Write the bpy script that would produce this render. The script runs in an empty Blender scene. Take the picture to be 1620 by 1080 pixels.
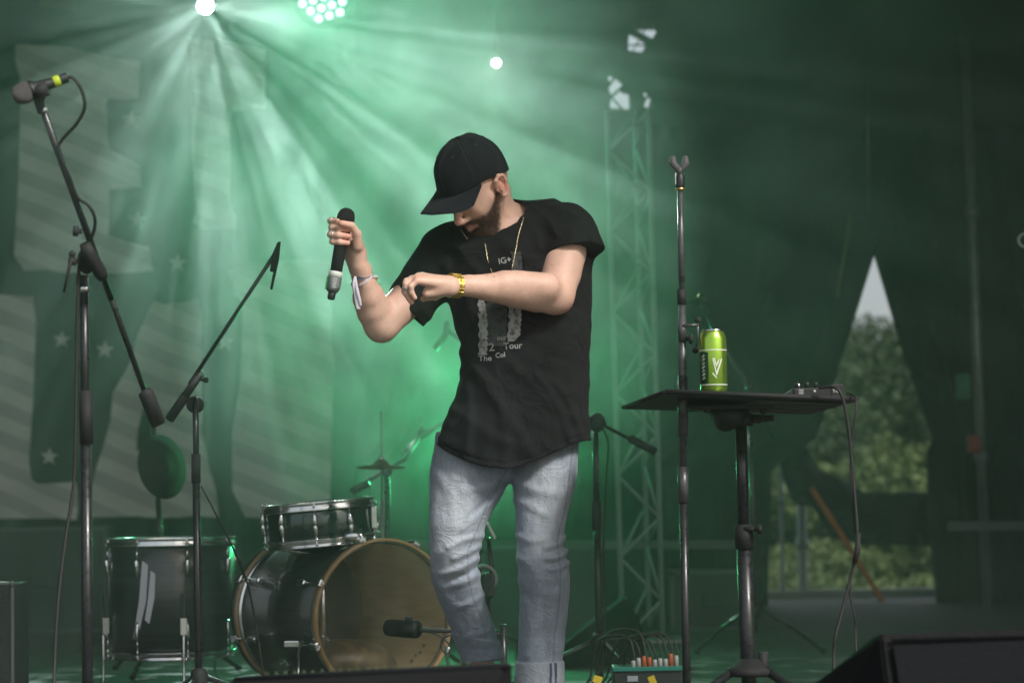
import bpy, bmesh, math, random
import numpy as np
from mathutils import Vector, Matrix
sc = bpy.context.scene
C = sc.collection
R = math.radians
# ------------------------------------------------------------------ camera
W0, F0 = 1620.0, 3600.0
cd = bpy.data.cameras.new('camera'); cam = bpy.data.objects.new('camera', cd); C.objects.link(cam); sc.camera = cam
CAMZ = 0.68; PITCH = math.atan(240/3600); ROLL = R(1.0)
CM = Matrix.Translation((0, 0, CAMZ)) @ Matrix.Rotation(R(90)+PITCH, 4, 'X') @ Matrix.Rotation(-ROLL, 4, 'Z')
cam.matrix_world = CM
cd.sensor_width = 36; cd.lens = 36*F0/W0; cd.clip_start = 0.1; cd.clip_end = 2000
cd.dof.use_dof = True; cd.dof.focus_distance = 6.4; cd.dof.aperture_fstop = 2.8; cd.dof.aperture_blades = 8
def P(px, py, y):
    """world point on the vertical plane at distance y behind pixel (px, py) of the photograph"""
    d = CM.to_3x3() @ Vector(((px-810)/F0, -(py-540)/F0, -1))
    return Vector((0, 0, CAMZ)) + d*(y/d.y)
# ------------------------------------------------------------------ world, sun, exposure
w = bpy.data.worlds.new('World'); sc.world = w; w.use_nodes = True
nt = w.node_tree; bg = nt.nodes['Background']
sky = nt.nodes.new('ShaderNodeTexSky'); sky.sky_type = 'NISHITA'; sky.sun_disc = False
SUN_EL, SUN_AZ = R(40), R(138)
sky.sun_elevation = SUN_EL; sky.sun_rotation = SUN_AZ; sky.air_density = 1.0; sky.dust_density = 6.0; sky.ozone_density = 1.0
mxs = nt.nodes.new('ShaderNodeMix'); mxs.data_type = 'RGBA'; mxs.inputs[0].default_value = .55; mxs.inputs[7].default_value = (6.6, 6.9, 7.2, 1)   # even cloud cover over the sky
nt.links.new(sky.outputs[0], mxs.inputs[6]); nt.links.new(mxs.outputs[2], bg.inputs[0]); bg.inputs[1].default_value = 0.075
sd = bpy.data.lights.new('sun', 'SUN'); sun = bpy.data.objects.new('sun', sd); C.objects.link(sun)
sd.energy = 2.3; sd.angle = R(10); sd.color = (1, .96, .9)
sun.rotation_euler = (R(90)-SUN_EL, 0, R(180)-SUN_AZ)
sun.location = (3, -10, 12)
vs = sc.view_settings
vs.view_transform = 'Standard'; vs.look = 'None'; vs.gamma = 1; vs.use_curve_mapping = False; vs.exposure = 0.62
cy = sc.cycles
cy.use_denoising = True; cy.max_bounces = 5; cy.volume_bounces = 1; cy.diffuse_bounces = 3; cy.transparent_max_bounces = 12
cy.volume_step_rate = 0.6; cy.volume_max_steps = 256
# ------------------------------------------------------------------ helpers
rnd = random.Random(7)
def hx(h):
    return tuple(((int(h[i:i+2], 16)/255+.055)/1.055)**2.4 if int(h[i:i+2], 16) > 10 else int(h[i:i+2], 16)/255/12.92 for i in (0, 2, 4))
_mats = {}
def mat(name, col, rough=.6, metal=0., bump=0., bscale=60., vary=0., vscale=4., spec=.5, stretch=(1, 1, 1), coat=0., trans=0., emit=None, estr=0., sheen=0., sub=0., attr=None, detail=3., rvary=0., crease=None):
    if name in _mats: return _mats[name]
    m = bpy.data.materials.new(name); m.use_nodes = True; t = m.node_tree; b = t.nodes['Principled BSDF']
    b.inputs['Base Color'].default_value = (*col, 1); b.inputs['Roughness'].default_value = rough
    b.inputs['Metallic'].default_value = metal; b.inputs['Specular IOR Level'].default_value = spec
    b.inputs['Coat Weight'].default_value = coat; b.inputs['Transmission Weight'].default_value = trans
    b.inputs['Sheen Weight'].default_value = sheen
    if sub: b.inputs['Subsurface Weight'].default_value = sub; b.inputs['Subsurface Radius'].default_value = (.02, .008, .004); b.inputs['Subsurface Scale'].default_value = 1.
    if emit: b.inputs['Emission Color'].default_value = (*emit, 1); b.inputs['Emission Strength'].default_value = estr
    tc = t.nodes.new('ShaderNodeTexCoord'); mp = t.nodes.new('ShaderNodeMapping'); mp.inputs['Scale'].default_value = stretch
    t.links.new(tc.outputs['Object'], mp.inputs[0])
    src = None
    if attr:
        a = t.nodes.new('ShaderNodeAttribute'); a.attribute_name = attr; src = a.outputs['Color']
        t.links.new(src, b.inputs['Base Color'])
    if vary:
        n = t.nodes.new('ShaderNodeTexNoise'); n.inputs['Scale'].default_value = vscale; n.inputs['Detail'].default_value = 5; n.inputs['Roughness'].default_value = .65
        t.links.new(mp.outputs[0], n.inputs['Vector'])
        mr = t.nodes.new('ShaderNodeMapRange'); mr.inputs['From Min'].default_value = .3; mr.inputs['From Max'].default_value = .7
        mr.inputs['To Min'].default_value = 1-vary; mr.inputs['To Max'].default_value = 1+vary
        t.links.new(n.outputs[0], mr.inputs[0])
        mx = t.nodes.new('ShaderNodeVectorMath'); mx.operation = 'SCALE'
        if src: t.links.new(src, mx.inputs[0])
        else: mx.inputs[0].default_value = col
        t.links.new(mr.outputs[0], mx.inputs['Scale']); t.links.new(mx.outputs[0], b.inputs['Base Color'])
        if rvary:
            m2 = t.nodes.new('ShaderNodeMapRange'); m2.inputs['From Min'].default_value = .3; m2.inputs['From Max'].default_value = .7
            m2.inputs['To Min'].default_value = max(.02, rough-rvary); m2.inputs['To Max'].default_value = min(1, rough+rvary)
            t.links.new(n.outputs[0], m2.inputs[0]); t.links.new(m2.outputs[0], b.inputs['Roughness'])
    if bump:
        n = t.nodes.new('ShaderNodeTexNoise'); n.inputs['Scale'].default_value = bscale; n.inputs['Detail'].default_value = detail
        t.links.new(mp.outputs[0], n.inputs['Vector'])
        bp = t.nodes.new('ShaderNodeBump'); bp.inputs['Strength'].default_value = bump; bp.inputs['Distance'].default_value = .01
        t.links.new(n.outputs[0], bp.inputs['Height']); t.links.new(bp.outputs[0], b.inputs['Normal'])
        if crease:      # soft irregular creases in cloth
            n2 = t.nodes.new('ShaderNodeTexNoise'); n2.inputs['Scale'].default_value = crease[1]; n2.inputs['Detail'].default_value = 2.5; n2.inputs['Distortion'].default_value = 1.2; t.links.new(tc.outputs['Object'], n2.inputs['Vector'])
            s1 = t.nodes.new('ShaderNodeMath'); s1.operation = 'SUBTRACT'; s1.inputs[1].default_value = .5; t.links.new(n2.outputs[0], s1.inputs[0]); s2 = t.nodes.new('ShaderNodeMath'); s2.operation = 'ABSOLUTE'; t.links.new(s1.outputs[0], s2.inputs[0])
            s3 = t.nodes.new('ShaderNodeMath'); s3.operation = 'POWER'; s3.inputs[1].default_value = .6; t.links.new(s2.outputs[0], s3.inputs[0])
            b2 = t.nodes.new('ShaderNodeBump'); b2.invert = True; b2.inputs['Strength'].default_value = crease[0]; b2.inputs['Distance'].default_value = .02; t.links.new(s3.outputs[0], b2.inputs['Height']); t.links.new(b2.outputs[0], bp.inputs['Normal'])
    _mats[name] = m; return m
def link(name, me, m=None, parent=None):
    o = bpy.data.objects.new(name, me); C.objects.link(o)
    if m and not me.materials: me.materials.append(m)
    if parent: o.parent = parent; o.matrix_parent_inverse = Matrix()
    return o
def tag(o, label=None, cat=None, group=None, kind=None):
    if label: o['label'] = label
    if cat: o['category'] = cat
    if group: o['group'] = group
    if kind: o['kind'] = kind
    return o
def thing(name, loc, label=None, cat=None, group=None, rz=0.):
    o = bpy.data.objects.new(name, None); C.objects.link(o); o.location = loc; o.rotation_euler = (0, 0, rz)
    o.empty_display_size = .1
    return tag(o, label, cat, group)
def mesh_np(name, V, F, smooth=True):
    """V (n,3), F (m,4) or (m,3) index arrays -> mesh"""
    me = bpy.data.meshes.new(name); V = np.asarray(V, np.float32); F = np.asarray(F, np.int32); k = F.shape[1]
    me.vertices.add(len(V)); me.vertices.foreach_set('co', V.ravel())
    me.loops.add(F.size); me.loops.foreach_set('vertex_index', F.ravel())
    me.polygons.add(len(F)); me.polygons.foreach_set('loop_start', np.arange(0, F.size, k, dtype=np.int32))
    me.polygons.foreach_set('use_smooth', np.full(len(F), smooth)); me.update(calc_edges=True); me.validate()
    return me
class MB:
    """collects shapes, in world coordinates, into one mesh; build() puts it under a parent whose origin is known"""
    def __init__(s): s.bm = bmesh.new(); s.sm = []
    def _new(s, n0, smooth):
        s.bm.faces.ensure_lookup_table()
        for f in s.bm.faces[n0:]: f.smooth = smooth
    def box(s, c, size, rot=None, bev=0., seg=2):
        n0 = len(s.bm.faces); M = Matrix.Translation(Vector(c)) @ (rot.to_4x4() if rot else Matrix()) @ Matrix.Diagonal((*size, 1))
        if bev:
            b2 = bmesh.new(); bmesh.ops.create_cube(b2, size=1, matrix=Matrix.Diagonal((*size, 1)))
            bmesh.ops.bevel(b2, geom=b2.edges[:], offset=bev, segments=seg, profile=.5, affect='EDGES')
            bmesh.ops.transform(b2, matrix=Matrix.Translation(Vector(c)) @ (rot.to_4x4() if rot else Matrix()), verts=b2.verts[:])
            s._merge(b2); s._new(n0, False)
        else:
            bmesh.ops.create_cube(s.bm, size=1, matrix=M); s._new(n0, False)
        return s
    def _merge(s, b2):
        me = bpy.data.meshes.new('tmp'); b2.to_mesh(me); b2.free(); s.bm.from_mesh(me); bpy.data.meshes.remove(me)
    def tube(s, pts, r, seg=10, caps=True, smooth=True, flat=1.):
        pts = [Vector(p) for p in pts]; n = len(pts); rs = r if isinstance(r, (list, tuple)) else [r]*n
        n0 = len(s.bm.faces); rings = []; up = None
        for i, p in enumerate(pts):
            t = (pts[min(i+1, n-1)]-pts[max(i-1, 0)]).normalized()
            if up is None: up = Vector((0, 0, 1)) if abs(t.z) < .95 else Vector((1, 0, 0)); 
            a = (up-t*up.dot(t)).normalized(); b = t.cross(a); up = a
            rings.append([s.bm.verts.new(p+(a*math.cos(k*math.tau/seg)+b*math.sin(k*math.tau/seg)*flat)*rs[i]) for k in range(seg)])
        for A, B in zip(rings, rings[1:]):
            for k in range(seg): s.bm.faces.new((A[k], A[(k+1) % seg], B[(k+1) % seg], B[k]))
        s._new(n0, smooth)
        if caps:
            n1 = len(s.bm.faces); s.bm.faces.new(rings[0][::-1]); s.bm.faces.new(rings[-1]); s._new(n1, False)
        return s
    def lathe(s, base, axis, prof, seg=24, smooth=True, up=None):
        """prof: (radius, height along axis) pairs"""
        base = Vector(base); ax = Vector(axis).normalized(); a = (Vector(up) if up else (Vector((0, 0, 1)) if abs(ax.z) < .9 else Vector((1, 0, 0))))
        a = (a-ax*a.dot(ax)).normalized(); b = ax.cross(a); n0 = len(s.bm.faces); rings = []
        for r, h in prof:
            if r < 1e-6: rings.append([s.bm.verts.new(base+ax*h)])
            else: rings.append([s.bm.verts.new(base+ax*h+(a*math.cos(k*math.tau/seg)+b*math.sin(k*math.tau/seg))*r) for k in range(seg)])
        for A, B in zip(rings, rings[1:]):
            for k in range(seg):
                q = [A[k % len(A)], A[(k+1) % seg % len(A)], B[(k+1) % seg % len(B)], B[k % len(B)]]
                q = list(dict.fromkeys(q))
                if len(q) > 2: s.bm.faces.new(q)
        s._new(n0, smooth); return s
    def ball(s, c, r, seg=12, rot=None):
        n0 = len(s.bm.faces); r = (r, r, r) if not isinstance(r, (tuple, list)) else r
        bmesh.ops.create_uvsphere(s.bm, u_segments=seg, v_segments=max(6, seg*2//3), radius=1, matrix=Matrix.Translation(Vector(c)) @ (rot.to_4x4() if rot else Matrix()) @ Matrix.Diagonal((*r, 1)))
        s._new(n0, True); return s
    def prism(s, poly, depth, to, bev=0):
        """poly (x,y) list, extruded depth along local z, mapped by matrix to; triangulated caps"""
        n0 = len(s.bm.faces); to = to.to_4x4()
        A = [s.bm.verts.new(to @ Vector((x, y, 0))) for x, y in poly]; B = [s.bm.verts.new(to @ Vector((x, y, depth))) for x, y in poly]; n = len(poly)
        s.bm.faces.new(A[::-1]); s.bm.faces.new(B)
        for k in range(n): s.bm.faces.new((A[k], A[(k+1) % n], B[(k+1) % n], B[k]))
        s._new(n0, False); return s
    def ring(s, c, axis, R_, r, seg=48, ts=8, up=None, rb=None):
        """torus; r radial thickness, rb thickness along axis"""
        rb = rb or r; prof = [(R_+r*math.cos(k*math.tau/ts+.0), rb*math.sin(k*math.tau/ts)) for k in range(ts+1)]
        return s.lathe(c, axis, prof, seg, True, up)
    def build(s, name, m, parent=None, fix=True):
        if fix: bmesh.ops.remove_doubles(s.bm, verts=s.bm.verts[:], dist=1e-6); bmesh.ops.recalc_face_normals(s.bm, faces=s.bm.faces[:])
        me = bpy.data.meshes.new(name); s.bm.to_mesh(me); s.bm.free()
        if parent: me.transform(parent.matrix_world.inverted() if parent.matrix_world != Matrix() else world_of(parent).inverted())
        return link(name, me, m, parent)
def world_of(o):
    M = Matrix.LocRotScale(o.location, o.rotation_euler, o.scale)
    return world_of(o.parent) @ M if o.parent else M
def spline(pts, n=8):
    pts = [Vector(p) for p in pts]; out = []
    for i in range(len(pts)-1):
        p0, p1, p2, p3 = pts[max(i-1, 0)], pts[i], pts[i+1], pts[min(i+2, len(pts)-1)]
        for k in range(n):
            t = k/n; out.append(.5*((2*p1)+(p2-p0)*t+(2*p0-5*p1+4*p2-p3)*t*t+(3*p1-p0-3*p2+p3)*t**3))
    return out+[pts[-1]]
def copy_tree(o, parent=None):
    c = o.copy(); C.objects.link(c); c.parent = parent
    for ch in [x for x in bpy.data.objects if x.parent == o]: copy_tree(ch, c)
    return c
# ------------------------------------------------------------------ distance fields (organic shapes)
class Field:
    def __init__(s, lo, hi, vox):
        s.lo = np.array(lo, float); s.v = vox; s.n = np.ceil((np.array(hi)-s.lo)/vox).astype(int)+1
        s.f = np.full(s.n, .3, np.float32)
    def _sub(s, lo, hi, pad):
        a = np.maximum(((np.array(lo)-pad-s.lo)/s.v).astype(int), 0); b = np.minimum(((np.array(hi)+pad-s.lo)/s.v).astype(int)+2, s.n)
        if np.any(b <= a): return None
        ax = [(s.lo[i]+np.arange(a[i], b[i])*s.v).astype(np.float32) for i in range(3)]
        return (slice(a[0], b[0]), slice(a[1], b[1]), slice(a[2], b[2])), ax[0][:, None, None], ax[1][None, :, None], ax[2][None, None, :]
    def _mix(s, sl, d, k, op):
        f = s.f[sl]
        if op == 'sub':
            d = -d; h = np.clip(.5-.5*(d-f)/k*-1, 0, 1) if False else np.maximum(k-np.abs(f-d), 0)/k
            s.f[sl] = np.maximum(f, d)+h*h*k*.25
        else:
            h = np.maximum(k-np.abs(f-d), 0)/k; s.f[sl] = np.minimum(f, d)-h*h*k*.25
    def cap(s, a, b, ra, rb, k=.01, op='add'):
        a = np.array(a, float); b = np.array(b, float); r = max(ra, rb)
        q = s._sub(np.minimum(a, b)-r, np.maximum(a, b)+r, k*1.5+.01)
        if q is None: return s
        sl, X, Y, Z = q; ab = b-a; L2 = max(float(ab@ab), 1e-12)
        t = np.clip(((X-a[0])*ab[0]+(Y-a[1])*ab[1]+(Z-a[2])*ab[2])/L2, 0, 1)
        d = np.sqrt((X-a[0]-ab[0]*t)**2+(Y-a[1]-ab[1]*t)**2+(Z-a[2]-ab[2]*t)**2)-(ra+(rb-ra)*t)
        s._mix(sl, d, k, op); return s
    def chain(s, pts, rs, k=.01):
        for i in range(len(pts)-1): s.cap(pts[i], pts[i+1], rs[i], rs[i+1], k if i == 0 else min(k, .004))
        return s
    def ell(s, c, r, M=None, k=.01, op='add'):
        """ellipsoid; M rows = local axes in world"""
        c = np.array(c, float); R_ = max(r); q = s._sub(c-R_, c+R_, k*1.5+.01)
        if q is None: return s
        sl, X, Y, Z = q; M = np.eye(3) if M is None else np.array(M)
        x, y, z = X-c[0], Y-c[1], Z-c[2]; u = [(M[i, 0]*x+M[i, 1]*y+M[i, 2]*z)/r[i] for i in range(3)]
        k0 = np.sqrt(u[0]**2+u[1]**2+u[2]**2); k1 = np.sqrt((u[0]/r[0])**2+(u[1]/r[1])**2+(u[2]/r[2])**2)+1e-9
        s._mix(sl, k0*(k0-1)/k1, k, op); return s
    def grid(s):
        return [(s.lo[i]+np.arange(s.n[i])*s.v).astype(np.float32).reshape([-1 if j == i else 1 for j in range(3)]) for i in range(3)]
    def mesh(s, name):
        V, F = nets(s.f); return mesh_np(name, V*s.v+s.lo, F)
def nets(f):
    """naive surface nets"""
    S = f < 0; n = f.shape
    A = S[:-1, :-1, :-1]; cnt_any = A.copy(); cnt_all = A.copy()
    for i in (0, 1):
        for j in (0, 1):
            for k in (0, 1):
                B = S[i:n[0]-1+i, j:n[1]-1+j, k:n[2]-1+k]; cnt_any |= B; cnt_all &= B
    act = cnt_any & ~cnt_all; idx = np.full(act.shape, -1, np.int32); cells = np.argwhere(act); idx[act] = np.arange(len(cells))
    acc = np.zeros((len(cells), 3)); num = np.zeros(len(cells))
    cor = {}
    for i in (0, 1):
        for j in (0, 1):
            for k in (0, 1): cor[i, j, k] = f[cells[:, 0]+i, cells[:, 1]+j, cells[:, 2]+k]
    for c0 in cor:
        for ax in range(3):
            if c0[ax]: continue
            c1 = list(c0); c1[ax] = 1; c1 = tuple(c1); a, b = cor[c0], cor[c1]; m = (a < 0) != (b < 0)
            t = a[m]/(a[m]-b[m]); p = np.tile(np.array(c0, float), (m.sum(), 1)); p[:, ax] = t; acc[m] += p; num[m] += 1
    V = cells+acc/num[:, None]; Q = []
    for ax in range(3):
        sl0 = [slice(1, -1)]*3; sl0[ax] = slice(0, -1); sl1 = list(sl0); sl1[ax] = slice(1, None)
        e = S[tuple(sl0)] != S[tuple(sl1)]; p = np.argwhere(e)
        for d in range(3):
            if d != ax: p[:, d] += 1
        o = [d for d in range(3) if d != ax]; u, v = o
        def at(du, dv):
            q = p.copy(); q[:, u] -= du; q[:, v] -= dv; return idx[q[:, 0], q[:, 1], q[:, 2]]
        q = np.stack([at(1, 1), at(0, 1), at(0, 0), at(1, 0)], 1)
        ins = S[p[:, 0], p[:, 1], p[:, 2]]
        if ax == 1: ins = ~ins
        q[~ins] = q[~ins][:, ::-1]; Q.append(q)
    return V, np.concatenate(Q)
# ------------------------------------------------------------------ node helper for one-off materials
def nodemat(name, build):
    m = bpy.data.materials.new(name); m.use_nodes = True; t = m.node_tree; build(t, t.nodes['Principled BSDF'], t.nodes['Material Output']); return m
def noise(t, vec, scale, detail=4, dist=0., rough=.6):
    n = t.nodes.new('ShaderNodeTexNoise'); n.inputs['Scale'].default_value = scale; n.inputs['Detail'].default_value = detail; n.inputs['Distortion'].default_value = dist; n.inputs['Roughness'].default_value = rough
    t.links.new(vec, n.inputs['Vector']); return n.outputs[0]
def mapr(t, v, a, b, c, d):
    r = t.nodes.new('ShaderNodeMapRange'); t.links.new(v, r.inputs[0])
    for i, x in zip(('From Min', 'From Max', 'To Min', 'To Max'), (a, b, c, d)): r.inputs[i].default_value = x
    return r.outputs[0]
def mapping(t, sc_=(1, 1, 1), rot=(0, 0, 0)):
    tc = t.nodes.new('ShaderNodeTexCoord'); m = t.nodes.new('ShaderNodeMapping'); m.inputs['Scale'].default_value = sc_; m.inputs['Rotation'].default_value = rot
    t.links.new(tc.outputs['Object'], m.inputs[0]); return m.outputs[0]
def mixc(t, f, a, b):
    m = t.nodes.new('ShaderNodeMix'); m.data_type = 'RGBA'; t.links.new(f, m.inputs[0])
    for i, c in ((6, a), (7, b)):
        if isinstance(c, tuple): m.inputs[i].default_value = (*c, 1)
        else: t.links.new(c, m.inputs[i])
    return m.outputs[2]
# ------------------------------------------------------------------ ground outside
GZ = -1.3
def b_ground(t, b, o):
    v = mapping(t); n = noise(t, v, .35, 6); n2 = noise(t, v, 9, 4)
    c = mixc(t, mapr(t, n, .35, .65, 0, 1), (.055, .085, .025), (.11, .13, .045)); m = t.nodes.new('ShaderNodeMix'); m.data_type = 'RGBA'; m.blend_type = 'MULTIPLY'; m.inputs[0].default_value = .6
    t.links.new(c, m.inputs[6]); t.links.new(n2, m.inputs[7]); t.links.new(c, b.inputs['Base Color']); b.inputs['Roughness'].default_value = .95
gm = nodemat('meadow', b_ground)
bm = bmesh.new(); bmesh.ops.create_grid(bm, x_segments=60, y_segments=60, size=300)
for v in bm.verts:
    v.co.z = GZ+.12*math.sin(v.co.x*.11)*math.cos(v.co.y*.13)
me = bpy.data.meshes.new('ground'); bm.to_mesh(me); bm.free(); tag(link('ground', me, gm), kind='structure')
# ------------------------------------------------------------------ stage floor with its deck panels
deck_m = mat('deck_plywood', (.055, .053, .048), rough=.7, vary=.35, vscale=3.5, bump=.25, bscale=60, stretch=(.4, 3, 1), rvary=.15)
alu = mat('aluminium', (.30, .32, .32), rough=.7, metal=.1, vary=.15, vscale=14, bump=.1, bscale=80)
steel = mat('galvanised_steel', (.36, .38, .38), rough=.5, metal=.7, vary=.2, vscale=18)
floor = link('stage_floor', MB().box((0, 8.75, -.12), (12.4, 11.3, .16)).build('x', None).data, mat('floor_frame', (.03, .03, .03), rough=.8)); bpy.data.objects.remove([o for o in bpy.data.objects if o.name == 'x'][0])
tag(floor, kind='structure')
b = bmesh.new(); bmesh.ops.create_cube(b, size=1, matrix=Matrix.Diagonal((1.988, .988, .04, 1))); bmesh.ops.bevel(b, geom=b.edges[:], offset=.004, segments=1, affect='EDGES')
dme = bpy.data.meshes.new('deck_panel'); b.to_mesh(dme); b.free(); dme.materials.append(deck_m)
for i in range(6):
    for j in range(11):
        o = link('deck_panel', dme, None, floor); o.location = (-5+i*2, 3.6+j, -.0205-.002*((i*7+j*3) % 3)); 
edge = MB().box((0, 14.42, -.08), (12.4, .09, .24), bev=.008).build('edge_beam', mat('edge_aluminium', (.42, .43, .42), rough=.6, metal=.1), floor)
# ------------------------------------------------------------------ roof and walls of the stage tent
tarp = mat('black_tarpaulin', (.010, .013, .0125), rough=.75, bump=.4, bscale=3, vary=.2, vscale=2)
roof = MB().box((0, 9.6, 3.75), (13, 10.6, .06)).build('roof', tarp); tag(roof, 'black tarpaulin roof of the stage tent', 'roof')
lw = MB().box((-5.9, 9.4, 1.1), (.05, 10.2, 5.2)).build('side_wall', tarp); tag(lw, 'black tarpaulin side wall left of the letter banner', 'wall')
rw = MB().box((5.9, 9.4, 1.1), (.05, 10.2, 5.2)).build('side_wall', tarp); tag(rw, 'black tarpaulin side wall far right behind the wedge monitor', 'wall')
# ---- drapes: mesh sheets with real folds
def b_drape(base, dust, seed):
    def f(t, b, o):
        v = mapping(t, (9, 9, 1.1)); v2 = mapping(t, (70, 70, 14)); v3 = mapping(t, (.5, .5, .35))
        a = mapr(t, noise(t, v2, 1., 3, 0, .7), .55, .78, 0, 1); c = mapr(t, noise(t, v, 1., 4), .48, .68, 0, 1); d = mapr(t, noise(t, v3, 1.3, 4), .42, .62, 0, 1)
        mu = t.nodes.new('ShaderNodeMath'); mu.operation = 'MULTIPLY'; t.links.new(a, mu.inputs[0]); t.links.new(c, mu.inputs[1])
        mu2 = t.nodes.new('ShaderNodeMath'); mu2.operation = 'MULTIPLY'; t.links.new(mu.outputs[0], mu2.inputs[0]); t.links.new(d, mu2.inputs[1])
        t.links.new(mixc(t, mu2.outputs[0], base, dust), b.inputs['Base Color']); b.inputs['Roughness'].default_value = .9
        bp = t.nodes.new('ShaderNodeBump'); bp.inputs['Strength'].default_value = .3; bp.inputs['Distance'].default_value = .02; t.links.new(noise(t, v, 1., 3), bp.inputs['Height']); t.links.new(bp.outputs[0], b.inputs['Normal'])
    return f
drape_m = nodemat('stage_drape', b_drape((.016, .026, .022), (.26, .29, .28), 1)); drape_r = nodemat('stage_drape_right', b_drape((.012, .018, .0175), (.30, .33, .33), 2))
def drape(name, y, left, right, top, bottom, m, amp=.05, wl=.35, nx=150, nz=60, seed=0, label=None, cat=None, solid=.006):
    """left/right: (py, px) lists"""
    L, Rr = np.array(left, float), np.array(right, float); V = []; Fq = []; rr = random.Random(seed); ph = [rr.uniform(0, 6) for _ in range(6)]
    for j in range(nz+1):
        py = top+(bottom-top)*j/nz; l = np.interp(py, L[:, 0], L[:, 1]); r = np.interp(py, Rr[:, 0], Rr[:, 1])
        for i in range(nx+1):
            u = i/nx; p = P(l+(r-l)*u, py, y); xx = u*((np.mean(Rr[:, 1])-np.mean(L[:, 1]))/(F0/y)); k = .35+.65*j/nz
            a = math.sin(xx/wl*6.28+ph[0]+.6*math.sin(xx*2.1+ph[1])+.25*math.sin(j*.13+ph[4]))+.5*math.sin(xx/wl*10.9+ph[2]+.3*math.sin(j*.1))+.3*math.sin(xx/wl*3.1+ph[3])
            p.y += amp*a*k; V.append(tuple(p))
    for j in range(nz):
        for i in range(nx): a = j*(nx+1)+i; Fq.append((a, a+1, a+nx+2, a+nx+1))
    c = P((left[0][1]+right[0][1])/2, bottom, y); o = link(name, mesh_np(name, np.array(V)-np.array(c), np.array(Fq)), m); o.location = c
    so = o.modifiers.new('s', 'SOLIDIFY'); so.thickness = solid
    return tag(o, label, cat)
BK = 13.4
# the drape reaches the roof's back canvas; its right edge forms the left side of the gap
drape('back_drape', BK, [(186, -420), (1010, -420)], [(186, 1470), (330, 1407), (408, 1382), (520, 1347), (610, 1318), (690, 1293), (715, 1262), (740, 1222), (860, 1217), (1010, 1214)], 186, 985, drape_m, .085, .42, 260, 90, 3,
      'dark green backdrop drape hanging behind the drum kit, left of the bright gap', 'drape')
drape('back_drape', BK+.12, [(186, 1320), (330, 1361), (408, 1382), (480, 1403), (560, 1426), (640, 1455), (690, 1474), (720, 1464), (860, 1471), (960, 1481), (1020, 1492)], [(186, 2000), (1020, 2000)], 186, 985, drape_r, .08, .3, 160, 60, 5,
      'dark drape hanging at right of the bright gap in the back wall', 'drape')
# swag of dark cloth slung across the gap
V = []; Fq = []; NXs, NZs = 60, 14
for i in range(NXs+1):
    u = i/NXs; x = 1236+(1500-1236)*u; t_ = np.interp(u, [0, .12, .25, .5, 1], [690, 700, 742, 778, 782]); bo = np.interp(u, [0, .08, .2, .3, .5, 1], [735, 795, 800, 850, 862, 862])
    for j in range(NZs+1):
        v = j/NZs; p = P(x, t_+(bo-t_)*v, BK+.45); p.y += .05*math.sin(v*9+u*7)+.03*math.sin(u*31); V.append(tuple(p))
for i in range(NXs):
    for j in range(NZs): a = i*(NZs+1)+j; Fq.append((a, a+1, a+NZs+2, a+NZs+1))
o = link('cloth_swag', mesh_np('x', np.array(V), np.array(Fq)), drape_r); so = o.modifiers.new('s', 'SOLIDIFY'); so.thickness = .012
tag(o, 'dark cloth slung across the gap in the back wall', 'cloth')
# back canvas under the roof, with torn holes that let the sky through
from mathutils.geometry import tessellate_polygon
def flat_poly(name, loops, y, m, parent=None, thick=.004, off=0):
    """loops of photograph points on the plane y: outline first, then holes"""
    L3 = [[P(px, py, y) for px, py in lp] for lp in loops]; L2 = [[Vector((p.x, p.z, 0)) for p in lp] for lp in L3]; pts = [p for lp in L3 for p in lp]
    tri = tessellate_polygon(L2); b = bmesh.new(); v0 = [b.verts.new(p+Vector((0, -thick, 0))) for p in pts]; v1 = [b.verts.new(p) for p in pts]
    for t in tri:
        a = [v0[i] for i in t]
        if len(set(a)) == 3:
            b.faces.new(a); b.faces.new([v1[i] for i in t][::-1])
    k = 0
    for lp in loops:
        n = len(lp)
        for i in range(n): b.faces.new((v0[k+i], v0[k+(i+1) % n], v1[k+(i+1) % n], v1[k+i]))
        k += n
    bmesh.ops.recalc_face_normals(b, faces=b.faces[:]); me = bpy.data.meshes.new(name); b.to_mesh(me); b.free()
    if parent: me.transform(world_of(parent).inverted())
    return link(name, me, m, parent)
def zc(x, y): return (920+x/4, y/4)
holes = [[zc(352, 97), zc(404, 128), zc(384, 206), zc(345, 188), zc(322, 150)], [zc(437, 144), zc(468, 205), zc(446, 242), zc(395, 214)], [zc(303, 226), zc(360, 255), zc(335, 283), zc(297, 280)], [zc(368, 260), zc(400, 280), zc(358, 284)],
         [zc(297, 294), zc(333, 295), zc(318, 322), zc(298, 320)], [zc(345, 296), zc(399, 298), zc(378, 332), zc(330, 324)], [zc(168, 488), zc(194, 490), zc(184, 517), zc(172, 512)], [zc(212, 506), zc(254, 540), zc(190, 600), zc(174, 560)],
         [zc(244, 580), zc(258, 597), zc(293, 602), zc(298, 684), zc(268, 686), zc(206, 622)], [zc(188, 628), zc(240, 688), zc(182, 682)], [zc(398, 586), zc(412, 600), zc(404, 618), zc(392, 606)], [zc(416, 626), zc(434, 630), zc(420, 682), zc(396, 672)]]
flat = flat_poly('back_canvas', [[(-520, -60), (2050, -60), (2050, 200), (-520, 200)]]+[[(sum(p[0] for p in h)/len(h)*-.12+x*1.12, sum(p[1] for p in h)/len(h)*-.12+y*1.12) for x, y in h] for h in holes], BK-.25, tarp); tag(flat, 'dark canvas closing the back under the roof, torn open in white patches', 'canvas')
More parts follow.
